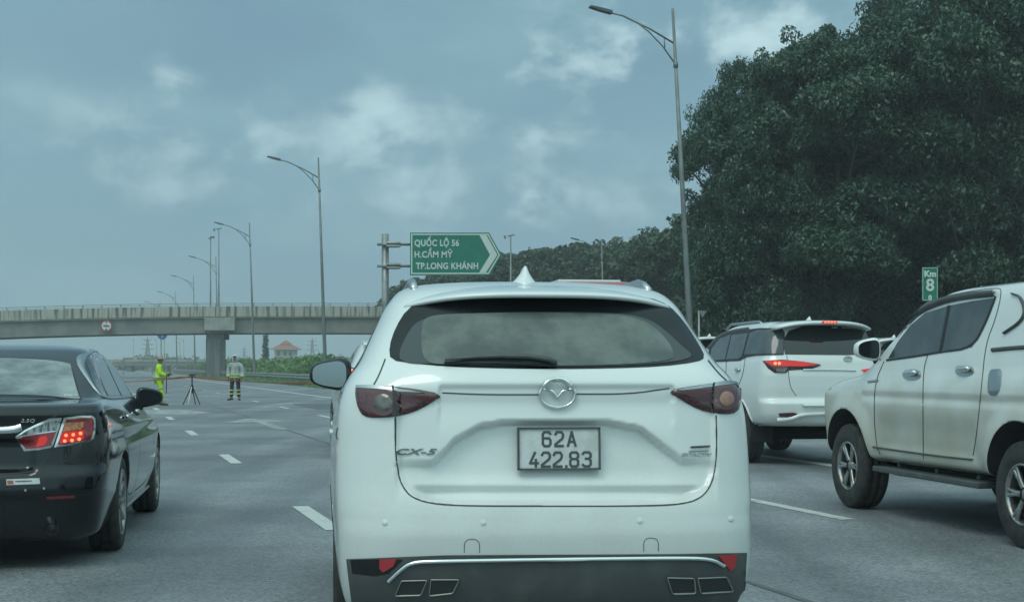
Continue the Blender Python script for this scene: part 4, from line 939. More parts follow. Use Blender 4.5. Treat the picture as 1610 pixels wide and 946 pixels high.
for x in (1219, 1225): patch(fo, 'brake_led', [(x + 2.4 * math.cos(t), 571.5 + 2.4 * math.sin(t)) for t in np.linspace(0, 6.28, 9)[:-1]], M['redled'], off=.031, step=3, parent=tl)
patch(fo, 'reverse_lens', [(1219, 580), (1238, 579), (1234, 585), (1222, 585)], M['greylens'], off=.027, parent=tl, step=4)
patch(fo, 'tail_light', [(.45, 1.25), (.86, 1.30), (.86, 1.18), (.75, 1.15), (.5, 1.22)], M['redglow'], off=.02, mode='b', step=.05)
ribbon(fo, 'chrome_bar', [{'p': [(1262, 581), (1310, 581), (1345, 582)], 'w': 3.2}], 3, M['chrome'], off=.005, high=.012)
ovl = [(1333 + 6.5 * math.cos(t), 564 + 4 * math.sin(t)) for t in np.linspace(0, 6.28, 18)]
ribbon(fo, 'emblem', [{'p': ovl, 'w': 1.3}, {'p': [(1333 + 2.5 * math.cos(t), 564.5 + 3.4 * math.sin(t)) for t in np.linspace(0, 6.28, 14)], 'w': 1.0}, {'p': [(1333 + 5 * math.cos(t), 562.5 + 1.6 * math.sin(t)) for t in np.linspace(0, 6.28, 14)], 'w': 1.0}], 1.3, M['dullchrome'], off=.006, high=.006)
ribbon(fo, 'tailgate_seam', [[(1237, 558), (1240, 590), (1243, 610), (1252, 622)]], 1.0, M['gap'])
ribbon(fo, 'bumper_crease', [{'p': [(1262, 637), (1300, 637), (1345, 636)], 'w': 4}], 4, M['white2'], off=.004, high=.03)
patch(fo, 'reflector', [(1224, 649), (1248, 648), (1254, 650), (1246, 655), (1226, 655)], M['darkred'], off=.006, step=4)
ribbon(fo, 'bumper_lip', [{'p': [(1222, 660), (1245, 658), (1262, 650), (1345, 649)], 'w': 6}], 5, M['white2'], off=.004, high=.03)
h = shoot(fo, 1161, 581, 'px'); blob('door_handle', h[0] + h[1] * .02, (.04, .16, .045), M['chrome'], fo.root)
ribbon(fo, 'door_seam', [[(1142, 567), (1141, 600), (1142, 640)], [(1172, 562), (1168, 590), (1158, 612)]], 0.9, M['gap'])
for yy_ in (1.0, 3.75):
    for s_ in (-1, 1): wheel(fo, s_ * .90, yy_, .39, .25, .235, 6, 1)
for k, (yy_, zz_) in enumerate(((1.0, .40), (3.75, .40))):
    for md in ('l', 'r'):
        ribbon(fo, 'arch_trim', [[(yy_ - .48, .52)] + [(yy_ + .475 * math.cos(t), .41 + .475 * math.sin(t)) for t in np.linspace(math.pi, 0, 14)] + [(yy_ + .48, .52)]], .03, M['white2'], mode=md, off=.002, high=.012)
b = MB(); b.box((.1, 2.0, .42), (.8, 1.6, .2)); b.tube([(-.8, 1.0, .36), (.8, 1.0, .36)], .06, 10); b.build('axle_and_tank', M['dark'], fo.root)
b = MB(); b.box((-.72, .55, .46), (.28, .02, .34)); b.build('mud_flap', M['dark'], fo.root)
b = MB(); b.box((.72, .55, .46), (.28, .02, .34)); b.build('mud_flap', M['plastic'], fo.root)
for md, s_ in (('r', 1),):
    for pg in ([(.5, 1.40), (.55, 1.74), (1.2, 1.78), (1.2, 1.35)], [(1.3, 1.33), (1.3, 1.78), (2.1, 1.78), (2.1, 1.3)], [(2.2, 1.3), (2.2, 1.76), (2.6, 1.66), (3.2, 1.32)]): patch(fo, 'side_window', pg, M['tint2'], off=.003, mode=md, step=.08)
door_mirror(fo, 1100, 565, 22.3, -1, M['white2'], .26, .19)
patch(fo, 'windscreen', [(-.72, 1.30), (-.62, 1.72), (.62, 1.72), (.72, 1.30)], M['tint'], off=.003, mode='f', smooth=1, step=.08)
# ---------------------------------------------------------------- muddy white pickup at the right
Kh = [(.46, .2, .44, 5.0, .78, .15, .6), (.49, .05, .48, 5.15, .86, .15, .65), (.60, 0, .6, 5.28, .90, .15, .75), (.8, 0, .82, 5.33, .918, .15, .8), (1.0, 0, .98, 5.32, .922, .15, .8), (1.10, .0, 1.05, 5.2, .912, .15, .8), (1.17, .01, 1.11, 4.95, .895, .16, .75), (1.22, .02, 1.17, 4.45, .875, .17, .6),
      (1.26, .03, 1.22, 4.28, .86, .17, .5), (1.30, .05, 1.27, 4.17, .85, .17, .5), (1.5, .10, 1.46, 3.85, .81, .2, .45), (1.68, .16, 1.64, 3.50, .775, .2, .45), (1.78, .25, 1.76, 3.18, .74, .2, .4), (1.84, .35, 1.83, 2.9, .68, .2, .4), (1.87, .6, 1.865, 2.55, .52, .2, .3), (1.88, 1.0, 1.875, 2.1, .1, .1, .1)]
def hilux_disp(c, V):
    x, y, z = V[:, 0].copy(), V[:, 1].copy(), V[:, 2].copy(); s = np.sign(x)
    for (yy_, r0) in ((1.26, .56), (4.34, .56)):     # flared arches
        d = np.hypot(y - yy_, (z - .40)); f = sstep(.68, .48, d) * (z > .4) * (np.abs(x) > .6); V[:, 0] += s * .035 * f
    V[:, 0] -= s * .016 * sstep(.0, .05, z - .98) * sstep(.12, .05, z - .98) * (np.abs(x) > .6) * (y > .3) * (y < 4.0)
    V[:, 0] -= s * .025 * sstep(.95, .75, z) * sstep(.52, .65, z) * (np.abs(x) > .6) * sstep(1.85, 2.0, y) * sstep(3.8, 3.6, y)
    return V
yawh = R(10.2); wx, wy = -.90, 4.34
loc = (3.09 - (wx * math.cos(yawh) - wy * math.sin(yawh)), 13.45 - (wx * math.sin(yawh) + wy * math.cos(yawh)), 0)
hi = car_body('white_pickup', loc, yawh, Kh, M['white3'], NR=130, n1=40, n2=220, n3=30, barrel=.03, nexp=(6, 3.5), disp=hilux_disp, arches=((1.26, .42, .49), (4.34, .42, .49)), zs=1.04)
tag(hi.root, 'muddy white pickup with a hard canopy at the right edge of the photo', 'car', 'cars stopped in the queue')
wa = patch(hi, 'front_side_window', [(1397, 563), (1412, 537), (1432, 511), (1455, 492), (1493, 480), (1479, 552), (1440, 559)], M['tint2'], off=.003, step=6, smooth=0)
wb = patch(hi, 'rear_side_window', [(1479, 551), (1493, 480), (1530, 473), (1566, 468), (1549, 508), (1528, 546)], M['tint2'], off=.003, step=6, smooth=0)
ribbon(hi, 'window_seal', [{'p': [(1394, 566), (1440, 560), (1480, 553), (1529, 547), (1550, 508), (1566, 466)], 'w': 3}, {'p': [(1479, 552), (1493, 480)], 'w': 4.5}], 3, M['seal'], off=.005)
ribbon(hi, 'rain_visor', [{'p': [(1428, 506), (1450, 486), (1490, 471), (1530, 465), (1566, 462)], 'w': 9}], 9, M['plastic'], off=.008, high=.03)
ribbon(hi, 'roof_seam', [[(1402, 530), (1425, 496), (1460, 472), (1510, 460), (1568, 452), (1576, 456), (1566, 500), (1550, 540), (1544, 600), (1536, 680), (1530, 716)]], 1.2, M['gap'])
ribbon(hi, 'door_seam', [[(1459, 557), (1452, 580), (1451, 640), (1452, 722)], [(1390, 568), (1376, 600), (1374, 650), (1378, 700), (1384, 714)]], 1.2, M['gap'])
for (x, y) in ((1434, 589), (1517, 583)):
    patch(hi, 'handle_cup', [(x + 15 * math.cos(t), y + 9 * math.sin(t)) for t in np.linspace(0, 6.28, 20)[:-1]], M['dullchrome'], off=.003, bulge=.004, step=4)
    h = shoot(hi, x + 2, y - 2, 'px'); blob('door_handle', h[0] + h[1] * .03, (.05, .19, .05), M['chrome'], hi.root)
patch(hi, 'fuel_cap', [(1556, 583), (1562, 580), (1577, 580), (1573, 612), (1566, 622), (1555, 620), (1553, 608)], M['dullchrome'], off=.006, bulge=.012, rad=8, smooth=1, step=4)
ribbon(hi, 'fender_badge', [{'p': [(1365, 600), (1381, 598)], 'w': 4}], 4, M['dullchrome'], off=.004, high=.004)
ribbon(hi, 'canopy_trim', [{'p': [(1560, 550), (1590, 547), (1640, 544), (1720, 540)], 'w': 7}], 7, M['plastic'], off=.004, high=.01)
ribbon(hi, 'canopy_bracket', [{'p': [(1592, 462), (1606, 466), (1614, 490), (1606, 506), (1579, 524)], 'w': 3.5}], 5, M['plastic'], off=.004, high=.015)
ribbon(hi, 'sill_moulding', [{'p': [(1373, 702), (1420, 709), (1480, 717), (1530, 722)], 'w': 3}], 3, M['plastic'], off=.004, high=.008)
ribbon(hi, 'bonnet_seam', [[(1313, 587), (1330, 575), (1348, 568), (1385, 565)]], 2, M['gap'])
patch(hi, 'headlight', [(1300, 612), (1304, 596), (1314, 586), (1312, 600), (1305, 612)], M['clearlens'], off=.005, step=4)
patch(hi, 'headlight', [(.55, .92), (.80, .98), (.82, .90), (.6, .86)], M['clearlens'], off=.005, mode='f', step=.05)
patch(hi, 'grille', [(-.42, .72), (-.46, 1.0), (.46, 1.0), (.42, .72)], M['plastic'], off=.01, mode='f', step=.05)
patch(hi, 'windscreen', [(-.72, 1.32), (-.62, 1.74), (.62, 1.74), (.72, 1.32)], M['tint'], off=.003, mode='f', smooth=1, step=.08)
for yy_ in (1.26, 4.34):
    for s_ in (-1, 1): wheel(hi, s_ * .915, yy_, .385, .26, .225, 6, 1)
for s_ in (-1, 1):
    b = MB(); b.box((s_ * .84, 2.82, .40), (.16, 1.9, .05)); 
    for yy_ in (2.1, 2.8, 3.5): b.box((s_ * .7, yy_, .44), (.2, .05, .04))
    bevel(b.build('running_board', M['plastic'], hi.root), .012)
b = MB(); b.box((0, 2.7, .46), (1.1, 4.2, .16)); b.tube([(-.8, 4.34, .38), (.8, 4.34, .38)], .05, 10); b.tube([(-.8, 1.26, .38), (.8, 1.26, .38)], .07, 10); b.build('chassis', M['dark'], hi.root)
b = MB(); b.box((-.74, .74, .50), (.26, .02, .40)); b.build('mud_flap', M['plastic'], hi.root)
door_mirror(hi, 1363, 549, 13.05, -1, M['white3'], .235, .19, gl=(.035, .042, .05))
for pg in ([(2.1, 1.32), (2.15, 1.74), (2.8, 1.72), (2.9, 1.32)], [(3.0, 1.32), (2.95, 1.68), (3.3, 1.58), (3.7, 1.33)]): patch(hi, 'side_window', pg, M['tint2'], off=.003, mode='r', step=.08)
ribbon(hi, 'wing_seam', [[(3.95, 1.0), (3.93, .62)]], .008, M['gap'], mode='r')
# ---------------------------------------------------------------- lamp posts
def make_lamp():
    rt = empty('street_lamp'); H = 14.1
    b = MB(); b.tube([(0, 0, 0), (0, 0, .5), (0, 0, 7), (0, 0, H)], [.13, .12, .09, .05], 12); b.build('pole', M['pole'], rt, True)
    b = MB(); b.tube([(0, 0, H - 1.25), (-.9, 0, H - .72), (-1.9, 0, H - .25), (-2.45, 0, H - .12)], .035, 8)
    b.tube([(0, 0, H - 2.0), (-.45, 0, H - 1.35), (-.95, 0, H - .82), (-1.35, 0, H - .52)], .028, 8); b.tube([(-.38, 0, H - 1.02), (-.38, 0, H - 1.45)], .022, 6)
    b.tube([(0, 0, H - 2.1), (0, 0, H - 1.9)], .09, 10); b.build('arm', M['pole'], rt, True)
    b = MB(); b.prism([(-2.3, H - .20), (-2.3, H - .08), (-2.75, H + .03), (-3.1, H + .10), (-3.12, H + .04), (-2.7, H - .1)], -.14, .14, 'y'); bevel(b.build('lamp_head', mat('lamp_head_paint', (.10, .11, .12), .5), rt), .015)
    b = MB(); b.box((0, 0, .12), (.45, .45, .05)); b.build('base_plate', M['pole'], rt)
    return rt
lamp0 = make_lamp()
LS = [(1064, 15, 'nearest and tallest lamp post, in front of the tall trees', 3.3, None), (506, 248, 'second nearest lamp post, left of the green sign', 1.9, None), (396, 350, 'lamp post rising just right of the bridge pier', 1.9, None),
      (340, 403, 'lamp post whose pole passes in front of the bridge pier', 1.2, None), (304, 433, 'small lamp post left of the bridge pier, fifth of the row', 1, None), (276, 458, 'tiny lamp post above the bridge rail, sixth of the row', 1, None), (944, 366, 'small lamp post in front of the far trees, right of the green sign', 1, None),
      (252, 474, 'tiniest lamp post of the row, just clearing the bridge rail', 1, None)]
for i, (px, ty, lab, lean, _) in enumerate(LS):
    l = lamp0 if i == 0 else copy_tree(lamp0); kk = .7 if px == 944 else 1; l.scale = (kk, kk, kk); Z = 12.8 * kk * FOC / (575 - ty); l.location = ((px - 805) / FOC * Z + (.62 if i == 0 else .25), Z, 0)
    l.rotation_euler = (0, R(-lean), R(14)); tag(l, 'grey steel ' + lab, 'lamp post', 'single-arm lamp posts along the expressway')
for i, (px, Z, h_, rz, lab) in enumerate(((210, 330, 9, 10, 'faint lamp post beneath the bridge beside the black saloon roof'), (231, 300, 9, 14, 'faint lamp post beneath the bridge, just left of the worker'), (246, 340, 9, 14, 'faint lamp post beneath the bridge behind the worker'), (283, 215, 10, 14, 'dark lamp post beneath the bridge, left of the tripod'), (289, 290, 9, 14, 'faint lamp post beneath the bridge above the tripod'))):
    l = copy_tree(lamp0); l.location = ((px - 805) / FOC * Z, Z, 0); k = h_ / 14.1 * (575 - 532) / 2300 * Z / h_ * 1.25; l.scale = (k * .9, k * .9, k); l.rotation_euler = (0, 0, R(rz)); tag(l, lab, 'lamp post', 'distant lamp posts beyond the bridge')
def mast(px, ty, Z, lab, top):
    rt = empty('lighting_mast', ((px - 805) / FOC * Z, Z, 0)); h = EYE + (575 - ty) / FOC * Z; tag(rt, lab, 'mast')
    b = MB(); b.tube([(0, 0, 0), (0, 0, h)], [.16, .06], 10); b.build('pole', M['pole'], rt, True)
    b = MB(); b.tube([(-.3, 0, h + .0), (.35, 0, h + .12)], .07, 8); b.box((.22, 0, h + .16), (.5, .3, .22)) if top else b.box((-.55, 0, h - .1), (.22, .2, .3)); b.build('mast_head', M['pole'], rt)
mast(331, 375, 175, 'slim mast with a small dark head, left of the paired thin mast', True); mast(344, 360, 178, 'thin tall mast behind the bridge pier, tallest beside the lamp row', False)
mast(803, 371, 140, 'pale thin mast seen just right of the green sign arrow', False)
# ---------------------------------------------------------------- direction sign
GZ = 70.; gp = FOC / GZ
M['green'] = mat('green_sign_sheeting', (.012, .20, .135), .4, spec=.4, var=(.016, .17, .12), vscale=2)
M['signw'] = mat('white_sign_sheeting', (.62, .68, .64), .4); M['signb'] = mat('blue_sign_sheeting', (.02, .09, .36), .4); M['signr'] = mat('red_sign_sheeting', (.35, .04, .05), .45)
dsn = empty('direction_sign', ((605 - 805) / gp, GZ, 0)); tag(dsn, 'green arrow-shaped road sign with three lines of white lettering', 'road sign')
def gx(px): return (px - 605) / gp
def gz(py): return EYE + (575 - py) / gp
b = MB(); b.tube([(0, .25, 0), (0, .25, gz(367))], .175, 16); b.build('post', M['steel'], dsn, True)
for y in (384, 418):
    b = MB(); b.tube([(gx(593), .05, gz(y)), (gx(650), .05, gz(y))], .065, 8); arm = b.build('bracket_arm', M['steel'], dsn, True)
    b = MB(); b.box((gx(617), .1, gz(y)), (.55, .3, .28)); b.tube([(gx(608), -.08, gz(y - 2)), (gx(630), -.08, gz(y - 2))], .07, 8); b.tube([(gx(608), -.08, gz(y + 3)), (gx(630), -.08, gz(y + 3))], .06, 8); bevel(b.build('clamp', M['steel'], arm), .03)
out = [(645, 366), (769, 366), (788.5, 401), (769.5, 432.5), (645, 433)]
def sgn(name, poly, y0, y1, m, par): b = MB(); b.prism([(gx(x), gz(y)) for x, y in poly], y0, y1, 'y'); return b.build(name, m, par)
bd = sgn('sign_board', out, -.12, -.07, M['green'], dsn)
def frame(name, o1, i1, y0, y1, m, par):
    b = MB(); n = len(o1)
    for i in range(n):
        j = (i + 1) % n; q = [(gx(x), gz(y)) for x, y in (o1[i], o1[j], i1[j], i1[i])]; b.prism(q, y0, y1, 'y')
    return b.build(name, m, par)
frame('white_border', [(646.6, 367.8), (768, 367.8), (786.2, 401), (768.6, 430.8), (646.6, 431)], [(648.6, 369.8), (767, 369.8), (784, 401), (767.4, 428.8), (648.6, 429)], -.128, -.121, M['signw'], bd)
sgn('chevron', [(754, 370), (765, 370), (782, 401), (764, 428.6), (753.5, 428.6), (770.5, 401)], -.129, -.122, M['signw'], bd)
for (t, x0, x1, y, h_) in (('QUỐC LỘ 56', 652, 722, 382, 12), ('H.CẨM MỸ', 652, 712, 400, 13), ('TP.LONG KHÁNH', 654, 752, 418, 12)):
    me = text_mesh(t, 1, .01, 0, 1.05, .028); V = np.array([v.co[:] for v in me.vertices]); lo, hi = V.min(0), V.max(0)
    sx_ = (x1 - x0) / gp / (hi[0] - lo[0]); capz = 9.6 / gp / .70
    for v in me.vertices: v.co = (gx(x0) + (v.co.x - lo[0]) * sx_, -.127 - .3 * v.co.z, gz(y + 4.8) + v.co.y * capz)
    link('lettering', me, M['signw'], bd, False)
# kilometre sign
kz = 45.; kp = FOC / kz; km = empty('kilometre_sign', ((1462 - 805) / kp, kz, 0)); tag(km, 'small green sign reading Km 8 in front of the trees', 'road sign')
zt = EYE + (575 - 420) / kp; b = MB(); b.box((0, 0, zt - .52), (25 / kp, .03, 1.04)); kb = bevel(b.build('sign_board', M['green'], km), .01)
b = MB(); b.tube([(0, .06, 0), (0, .06, zt - .1)], .04, 10); b.build('post', M['steel'], km, True)
b = MB()
for (x, z, w_, h_) in ((0, zt - .025, .455, .014), (0, zt - 1.01, .455, .014), (-.222, zt - .52, .014, .99), (.222, zt - .52, .014, .99)): b.box((x, -.02, z), (w_, .012, h_))
b.build('white_border', M['signw'], kb)
for (t, z, s_) in (('Km', zt - .29, .26), ('8', zt - .72, .52), ('0', zt - 1.0, .2)):
    me = text_mesh(t, s_, .008, 0, 1, .012); me.transform(Matrix.Translation((0, -.025, z)) @ Matrix.Rotation(R(90), 4, 'X')); link('lettering', me, M['signw'], kb, False)
# height limit sign on the girder
hx = (167 - 805) / FOC * 159.8; hz = EYE + (575 - 512) / FOC * 159.8
hs = empty('height_limit_sign', (hx, 159.9, hz)); tag(hs, 'round red-rimmed sign reading 4.5m fixed to the bridge girder', 'road sign')
def disc(name, r, y, m, par, th=.03, n=32): b = MB(); b.lathe([(0, y), (r, y), (r, y + th), (0, y + th)], n, 'y'); return b.build(name, m, par)
d0 = disc('sign_disc', .66, -.05, M['signr'], hs); disc('white_face', .50, -.06, M['signw'], d0, .009)
for s_ in (1, -1): b = MB(); b.prism([(-.17, s_ * .46), (.17, s_ * .46), (0, s_ * .27)], -.07, -.062, 'y'); b.build('black_triangle', M['seal'], d0)
me = text_mesh('4.5m', .34, .004, 0, 1, .02); me.transform(Matrix.Translation((0, -.07, -.1)) @ Matrix.Rotation(R(90), 4, 'X')); link('lettering', me, M['seal'], d0, False)
# blue round sign beyond the bridge
bs = empty('blue_round_sign', ((255 - 805) / FOC * 186, 186, 0)); tag(bs, 'round blue sign on two thin posts, half hidden by the bridge girder', 'road sign')
dd_ = disc('sign_disc', .62, 0, M['signb'], bs); dd_.location = (0, 0, EYE + 49 / FOC * 186)
for x in (-.12, .25): b = MB(); b.tube([(x, .1, 0), (x, .1, 5.2)], .045, 8); b.build('post', M['steel'], bs, True)
b = MB(); b.prism([(-.04, -.4), (.04, -.4), (.04, .1), (.12, .1), (0, .32), (-.12, .1), (-.04, .1)], -.012, -.004, 'y'); b.build('white_arrow', M['signw'], dd_)
# small sign seen from behind at the tree foot
q = empty('small_road_sign', ((1099 - 805) / FOC * 50, 50, 0)); tag(q, 'thin pale post with a small grey sign panel beside the near lamp post', 'road sign')
b = MB(); b.tube([(0, 0, 0), (0, 0, 3.2)], .035, 8); b.build('post', M['steel'], q, True); b = MB(); b.prism([(-.02, 3.2), (.24, 3.17), (.12, 2.95)], -.06, -.04, 'y'); b.build('sign_panel', M['pole'], q)
# ---------------------------------------------------------------- guard rail
gr = empty('guard_rail', tuple(RD(60, 11.6))); tag(gr, 'galvanised steel guard rail along the road edge in front of the tall grass', 'guard rail')
ang = math.atan2(RDv.y, RDv.x); gr.rotation_euler = (0, 0, ang)
b = MB(); prf = [(-.05, .42), (.03, .46), (.03, .52), (-.04, .57), (-.04, .60), (.03, .65), (.03, .71), (-.05, .76)]
segs = np.linspace(0, 190, 48); n_ = len(prf)
b.add([(x, y, z) for x in segs for y, z in prf], [(i * n_ + j, i * n_ + j + 1, (i + 1) * n_ + j + 1, (i + 1) * n_ + j) for i in range(len(segs) - 1) for j in range(n_ - 1)]); b.build('beam', M['steel'], gr, True)
for k in range(48): b = MB(); b.box((k * 4 + .5, -.13, .35), (.1, .12, .75)); b.build('post', M['steel'], gr)
# second rail along the exit road
g2 = empty('guard_rail', (8.2, 50, 0)); tag(g2, 'steel guard rail at the foot of the tall trees behind the stopped cars', 'guard rail'); g2.rotation_euler = (0, 0, R(-8))
b = MB(); segs = np.linspace(0, 28, 8); b.add([(x, -y, z) for x in segs for y, z in prf], [(i * n_ + j, i * n_ + j + 1, (i + 1) * n_ + j + 1, (i + 1) * n_ + j) for i in range(len(segs) - 1) for j in range(n_ - 1)]); b.build('beam', M['steel'], g2, True)
for k in range(8): b = MB(); b.box((k * 3.9 + .3, .13, .35), (.1, .12, .75)); b.build('post', M['steel'], g2)
# ---------------------------------------------------------------- far buildings and pylons
ho = empty('villa', ((447 - 805) / FOC * 400, 400, 0)); tag(ho, 'distant cream house with a red tiled hip roof beyond the tall grass', 'house')
b = MB(); b.box((0, 3, 3), (5.4, 6, 6)); b.build('wall', mat('cream_render', (.50, .49, .43), .8), ho)
def hip(name, w, d, z0, z1, par, c=(0, 3), rdg=.25):
    b = MB(); x, y = w / 2, d / 2; b.add([(c[0] - x, c[1] - y, z0), (c[0] + x, c[1] - y, z0), (c[0] + x, c[1] + y, z0), (c[0] - x, c[1] + y, z0), (c[0] - x * rdg, c[1], z1), (c[0] + x * rdg, c[1], z1)], [(0, 1, 5, 4), (1, 2, 5), (2, 3, 4, 5), (3, 0, 4), (3, 2, 1, 0)]); return b.build(name, mat('red_roof_tiles', (.36, .13, .08), .8, var=(.26, .10, .07), vscale=3), par)
rf = hip('roof', 7.4, 8.4, 5.9, 7.6, ho); hip('upper_roof', 3.2, 3, 7.2, 8.3, rf)
b = MB(); b.box((0, 3, 5.85), (7.6, 8.6, .22)); b.build('eaves', M['conc_l'], ho)
for x in (-1.6, 0.2, 1.7): b = MB(); b.box((x, -.03, 4.7), (.8, .08, 1.1)); b.build('window', M['tint'], ho)
def pylon(px, ty, Z, lab):
    rt = MB(); h = EYE + (575 - ty) / FOC * Z; w = h * .11
    for sx in (-1, 1):
        for sy in (-1, 1): rt.tube([(sx * w, sy * w, 0), (sx * w * .35, sy * w * .35, h * .6), (0, 0, h)], .16, 4)
    for i in range(7):
        z0, z1 = h * i / 8, h * (i + 1) / 8; k0 = 1 - .65 * min(1, z0 / (h * .6)); k1 = 1 - .65 * min(1, z1 / (h * .6))
        for sy in (-1, 1): rt.tube([(-w * k0, sy * w * k0, z0), (w * k1, sy * w * k1, z1)], .1, 4); rt.tube([(w * k0, sy * w * k0, z0), (-w * k1, sy * w * k1, z1)], .1, 4)
    for zz_, l in ((.62, .2), (.76, .17), (.9, .13)): rt.tube([(-h * l, 0, h * zz_), (h * l, 0, h * zz_)], .16, 4)
    o = rt.build('power_pylon', M['pole']); o.location = ((px - 805) / FOC * Z, Z, 0); tag(o, lab, 'pylon', 'faint power pylons on the horizon')
pylon(491, 531, 650, 'faint lattice power pylon right of the red-roofed house'); pylon(384, 545, 800, 'faint small power pylon right of the bridge pier'); pylon(232, 529, 600, 'faint lattice power pylon behind the worker in yellow')
va = empty('low_viaduct', (-85, 330, 0)); tag(va, 'low distant concrete viaduct beneath the bridge, behind the worker in yellow', 'viaduct')
b = MB(); b.box((0, 0, 1.75), (70, 4, .8)); b.build('deck', M['conc'], va); b = MB(); b.box((0, -2.1, 2.5), (70, .2, .5)); b.build('parapet', M['conc_l'], va)
for k in range(9): b = MB(); b.box((-33 + k * 8, 0, .65), (1.2, 3, 1.4)); b.build('pier', M['pier'], va)
ga = empty('gantry_frame', ((217 - 805) / FOC * 230, 230, 0)); tag(ga, 'thin steel gantry frame between the black saloon and the worker in yellow', 'gantry')
for x in (-2.3, 2.3): b = MB(); b.tube([(x, 0, 0), (x, 0, 2.6)], .09, 8); b.build('post', M['steel'], ga)
b = MB(); b.tube([(-2.35, 0, 2.6), (2.35, 0, 2.6)], .09, 8); b.build('crossbar', M['steel'], ga)
# ---------------------------------------------------------------- tripod and barrier tape
tp = empty('tripod', ((302 - 805) / FOC * 49, 49, 0)); tag(tp, 'black and silver tripod holding up the red barrier tape', 'tripod')
b = MB(); b.tube([(0, 0, .38), (0, 0, 1.0)], .022, 8); b.build('column', M['plastic_g'], tp)
for i, (x, y) in enumerate(((-.29, -.1), (.29, -.1), (-.06, -.34), (.05, .3))):
    b = MB(); b.tube([(x * .06, y * .06, .62), (x, y, 0)], [.02, .016], 6); b.build('leg', M['silver'] if i == 2 else M['plastic_g'], tp)
b = MB(); b.tube([(-.1, 0, 1.0), (.12, 0, 1.0)], .035, 8); b.tube([(0, 0, .6), (0, 0, .66)], .045, 8); b.build('tape_clamp', M['plastic_g'], tp)
M['tape'] = mat('red_barrier_tape', (.42, .05, .04), .5, var=(.46, .20, .08), vscale=.7, vrange=(.45, .6))
def tape(name, pts, lab):
    vs = []; 
    for i, (px, py, Z) in enumerate(pts):
        a = P(px, py, Z); tw = .022 + .012 * math.sin(i * 1.3); vs += [a + Vector((0, -.004, tw)), a + Vector((0, -.004, -tw)), a + Vector((0, .004, -tw)), a + Vector((0, .004, tw))]
    n = len(pts); o = mesh(name, vs, [(i * 4 + k, i * 4 + (k + 1) % 4, i * 4 + 4 + (k + 1) % 4, i * 4 + 4 + k) for i in range(n - 1) for k in range(4)], M['tape']); tag(o, lab, 'barrier tape', 'red barrier tape across the road')
tape('barrier_tape', [(60, 608, 45), (110, 605, 45.5), (160, 602, 46), (200, 600, 46.5), (230, 598.4, 47), (262, 595.5, 48), (285, 593.4, 48.6), (302, 592, 49)], 'red tape stretched left from the tripod past the worker in yellow')
tape('barrier_tape', [(302, 592, 49), (320, 594, 49.4), (345, 596.5, 50), (375, 599, 51), (400, 600.6, 53), (440, 602.2, 57), (480, 603.2, 60), (520, 604, 63), (560, 604, 66)], 'red tape stretched right from the tripod past the man in the raincoat')
# ---------------------------------------------------------------- people
M['skin'] = mat('skin', (.26, .15, .10), .6); M['hair'] = mat('black_hair', (.01, .01, .01), .7); M['hivis'] = mat('yellow_hi_vis_cloth', (.55, .80, .03), .7, var=(.42, .66, .02), vscale=9); M['hivis'].node_tree.nodes['Principled BSDF'].inputs['Emission Strength'].default_value = 0
M['band'] = mat('silver_reflective_band', (.42, .46, .44), .4); M['shoe'] = mat('black_shoe', (.012, .012, .013), .6); M['hat'] = mat('beige_hat', (.36, .26, .18), .85); M['glove'] = mat('dark_glove', (.02, .02, .025), .8)
M['trousers'] = mat('dark_trousers', (.02, .024, .028), .8); M['yband'] = mat('yellow_band', (.46, .50, .16), .5); M['coat'] = mat('clear_raincoat', (.50, .56, .58), .25, alpha=.6, var=(.72, .78, .80), vscale=7); M['shirt'] = mat('grey_blue_uniform', (.10, .13, .17), .8)
def skinned(name, V, rad, E_, m, parent, root=0, sub=2):
    me = bpy.data.meshes.new(name); me.from_pydata([tuple(v) for v in V], E_, []); me.update(); o = bpy.data.objects.new(name, me); COL.objects.link(o)
    if parent: o.parent = parent
    sk = o.modifiers.new('skin', 'SKIN'); sk.use_smooth_shade = True; layer = me.skin_vertices[0].data if me.skin_vertices else None
    if layer is None:
        bm = bmesh.new(); bm.from_mesh(me); bm.verts.layers.skin.verify(); bm.to_mesh(me); bm.free(); layer = me.skin_vertices[0].data
    for i, r_ in enumerate(rad):
        layer[i].radius = r_ if hasattr(r_, '__len__') else (r_, r_); layer[i].use_root = (i == root)
    sb = o.modifiers.new('sub', 'SUBSURF'); sb.levels = sb.render_levels = sub; applied(o); o.data.materials.clear(); o.data.materials.append(m)
    for p in o.data.polygons: p.use_smooth = True
    return o
